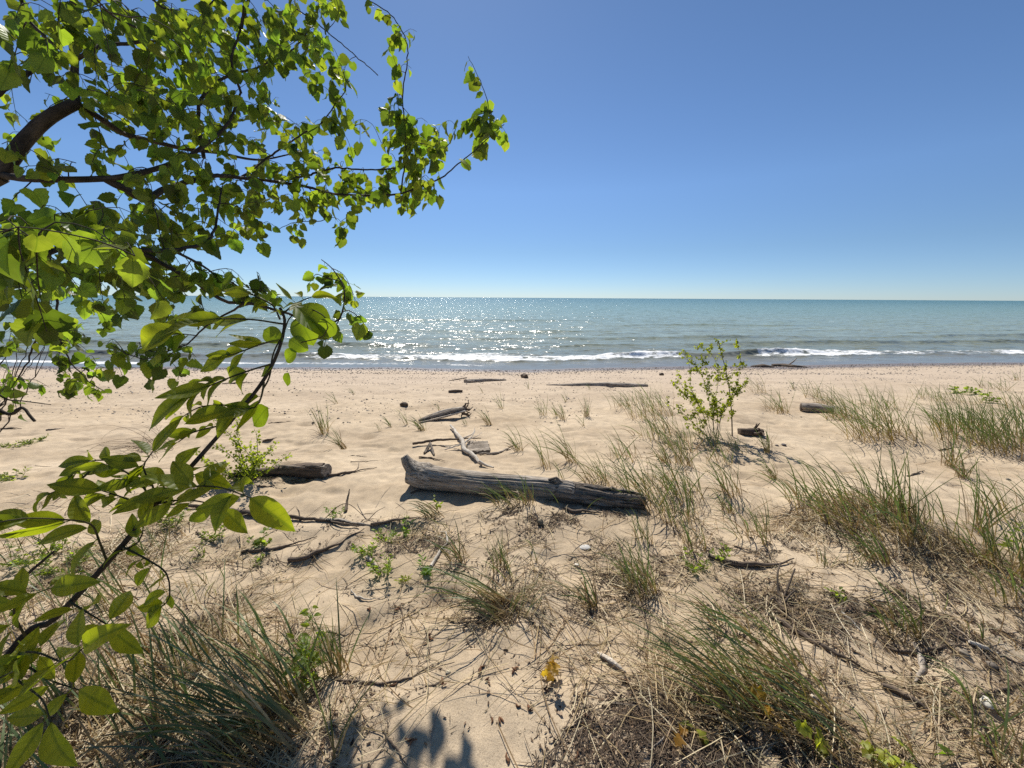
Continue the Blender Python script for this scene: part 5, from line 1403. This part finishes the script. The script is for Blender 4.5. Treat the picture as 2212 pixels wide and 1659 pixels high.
def straws(mb, X, Y, Z, lmin=.06, lmax=.38, w_=.0033, hmax=.03, ang=None, cols=((.52, .42, .26), (.42, .31, .17), (.28, .19, .105), (.60, .51, .35))):
    n = len(X)
    if n == 0: return
    L = rng.uniform(lmin, lmax, n); a = rng.uniform(0, 6.28, n) if ang is None else rng.normal(ang, .55, n)
    k = 5; bend = rng.normal(0, .25, n); lift = rng.uniform(0, 1, n)**2*hmax; tilt = rng.normal(0, .25, n)*hmax
    V = np.zeros((n, k, 2, 3)); ww = w_*rng.uniform(.5, 1.3, n)
    x, y = X.copy(), Y.copy()
    for j in range(k):
        f = j/(k-1); aa = a+bend*(f-.5)*2
        if j: x = x+np.cos(aa)*L/(k-1); y = y+np.sin(aa)*L/(k-1)
        z = np.maximum(gh(x, y)+.002, gh(x, y)+.004+lift+tilt*(f-.5)*2)
        wj = ww*(1 if j < k-1 else .3)
        for s, sg in ((0, -.5), (1, .5)):
            V[:, j, s, 0] = x-np.sin(aa)*wj*sg; V[:, j, s, 1] = y+np.cos(aa)*wj*sg; V[:, j, s, 2] = z+sg*wj*.5
    C = np.array(cols)[rng.integers(0, len(cols), n)]*rng.uniform(.7, 1.2, n)[:, None]
    base = (np.arange(n)*k*2)[:, None]
    q = np.concatenate([base+np.array([[2*j, 2*j+1, 2*j+3, 2*j+2]]) for j in range(k-1)])
    mb.add(V.reshape(-1, 3), quads=q, col=np.repeat(C, k*2, 0))
DK = [(1470, 1620, .36, .18, 3300), (1470, 1610, .45, .22, 2300), (1600, 1600, .3, .18, 2600), (1920, 1330, .75, .24, 5200), (2080, 1360, .5, .22, 2600), (1700, 1190, .5, .22, 1400), (1640, 1180, .25, .12, 700), (1900, 1190, .6, .2, 1800), (1150, 1115, .32, .12, 1500),
      (1100, 1330, .25, .10, 500), (1290, 1100, .35, .08, 800), (850, 1180, .45, .22, 1800), (700, 1160, .45, .2, 1000), (1320, 1290, .35, .18, 1000), (1400, 1240, .3, .2, 1000), (560, 1030, .45, .12, 1400),
      (600, 1560, .35, .2, 1200), (300, 1500, .6, .3, 2600), (150, 1600, .5, .25, 2500), (450, 1640, .4, .15, 2000), (350, 1200, .7, .3, 1600), (600, 1330, .5, .25, 1500), (1000, 1330, .7, .3, 700), (1150, 1500, .6, .25, 350), (1000, 1180, .9, .3, 1500),
      (1250, 1200, .9, .3, 1500), (1540, 960, .7, .25, 900), (1440, 1000, .6, .6, 900), (1900, 945, .7, .2, 700), (2130, 985, .8, .2, 900), (1750, 1500, .6, .3, 1200), (2000, 1550, .6, .3, 1500), (1600, 1330, .5, .25, 900)]
scatter('leaf_litter', DK, flakes, M_LITTER, 'dark flakes of dead leaf and bark lying among the grass', 'litter', mult=1.7)
def tw(mb, X, Y, Z): straws(mb, X, Y, Z, .015, .11, .0026, .012, cols=((.11, .08, .055), (.17, .125, .085), (.07, .05, .036)))
scatter('twig_litter', [(a, b, c, d, int(n*.42)) for (a, b, c, d, n) in DK], tw, M_LITTER, 'small broken twigs strewn among the dead leaf flakes', 'litter')
ST = [(1820, 1108, .40, .14, 1700), (1900, 1150, .5, .2, 800), (2050, 1250, .8, .3, 1500), (2000, 1200, .6, .25, 900), (1560, 1450, .45, .22, 300), (1700, 1550, .6, .3, 350), (2050, 1560, .7, .3, 700), (2150, 1620, .4, .2, 700),
      (1080, 1310, .22, .08, 160), (450, 1430, .7, .3, 1300), (250, 1500, .6, .3, 1400), (150, 1600, .5, .2, 1200), (480, 1620, .45, .2, 1000), (200, 1290, .6, .3, 800), (330, 1200, .6, .3, 500), (620, 1330, .5, .3, 330), (1350, 1250, .5, .25, 260), (1650, 1150, .6, .3, 300), (1000, 1230, .7, .3, 260), (1500, 1250, .5, .25, 200)]
scatter('dry_grass_litter', ST+[(80, 1220, .9, .45, 900), (260, 1180, .6, .3, 500), (470, 1270, .6, .35, 450), (120, 1110, .8, .4, 300), (750, 1250, .6, .3, 200), (1500, 1400, 1.0, .5, 420), (1900, 1400, 1.0, .5, 1500), (1150, 1350, 1.0, .5, 260), (1300, 1150, 1.0, .4, 380), (1470, 1050, .7, .6, 300), (850, 1180, .6, .3, 260), (2000, 1020, 1.0, .5, 200)], straws, M_STRAW, 'flattened straw coloured dry grass lying over the sand', 'litter', mult=0.95)
def tw2(mb, X, Y, Z): straws(mb, X, Y, Z, .10, .38, .0042, .012, cols=((.13, .095, .065), (.20, .15, .105), (.08, .058, .042), (.30, .245, .18)))
scatter('long_twig_litter', [(700, 1170, .7, .3, 60), (450, 1180, .7, .3, 60), (150, 1150, .9, .4, 70), (1000, 1200, .8, .3, 45), (1700, 1250, .9, .4, 90), (2000, 1350, .8, .4, 110), (1600, 1600, .6, .3, 60), (1300, 1250, .7, .3, 40), (400, 1000, 1.2, .5, 40), (1900, 1550, .8, .3, 70), (1200, 1480, .7, .3, 14)], tw2, M_LITTER, 'longer dead twigs and stalks strewn across the sand between the tufts', 'litter')
def sl_(mb, X, Y, Z): straws(mb, X, Y, Z, .25, .6, .0022, .03, ang=2.75)
scatter('long_straw_litter', [(1560, 1430, .4, .25, 120), (1900, 1480, .7, .35, 170), (2050, 1300, .7, .3, 200), (2000, 1620, .5, .2, 200), (1200, 1400, .7, .3, 12), (1000, 1480, .4, .25, 5)], sl_, M_STRAW, 'long pale straws lying slantwise on the sand in the lower right', 'litter')
def pebbles():
    mb = MB(); n = 17000
    Y = 5.5+(17.0-5.5)*rng.uniform(0, 1, n)**.8; X = rng.uniform(-1.25, 1.25, n)*(Y+2)
    Y = Y+0.11*np.maximum(X, 0)*(Y/17)
    band = rng.uniform(0, 1, n) < 0.5
    ln_ = np.array([6.6, 8.1, 9.4, 11.2, 12.6, 14.5])[rng.integers(0, 6, n)]
    Y = np.where(band, ln_+1.3*fbm(X*.16, ln_*3.1, 91, 3)+rng.normal(0, .22, n), Y)
    kp = fbm(X*.5, Y*.9, 92, 3)+.3*rng.uniform(-.5, .5, n) > -.06; X, Y = X[kp], Y[kp]; n = len(X)
    k2 = 9000
    X2 = rng.uniform(-26, 34, k2); Y2 = shore_y(X2)-rng.gamma(2.0, .7, k2)-.3
    keep = (X < 1.5) | (Y > 9) | (rng.uniform(0, 1, n) < .12)
    X = np.concatenate([X[keep], X2]); Y = np.concatenate([Y[keep], Y2])
    Z = gh(X, Y); n = len(X)
    s = .010+.022*rng.uniform(0, 1, n)**3; s *= np.where(Y > 14, 1.5, 1.0)
    a = rng.uniform(0, 6.28, n); el = rng.uniform(.5, 1, n)
    D = np.array([[1, 0, 0], [.3, .95, 0], [-.8, .6, 0], [-.8, -.6, 0], [.3, -.95, 0], [0, 0, .7]])
    V = np.zeros((n, 6, 3))
    for j in range(6):
        x = D[j, 0]*s*rng.uniform(.8, 1.2, n); y = D[j, 1]*s*el
        V[:, j, 0] = X+x*np.cos(a)-y*np.sin(a); V[:, j, 1] = Y+x*np.sin(a)+y*np.cos(a); V[:, j, 2] = Z+D[j, 2]*s-.002
    b = (np.arange(n)*6)[:, None]
    tr = np.concatenate([b+np.array([[i, (i+1) % 5, 5]]) for i in range(5)])
    P_ = np.array([(.13, .105, .09), (.20, .165, .14), (.28, .235, .19), (.10, .09, .085), (.36, .31, .26)])
    C = P_[rng.integers(0, 5, n)]*rng.uniform(.7, 1.2, n)[:, None]
    mb.smooth = False
    mb.add(V.reshape(-1, 3), tris=tr, col=np.repeat(C, 6, 0))
    tag(mb.build('pebbles', M_STONE), 'small dark pebbles and shingle strewn over the beach down to the water', 'pebbles', kind='stuff')
pebbles()
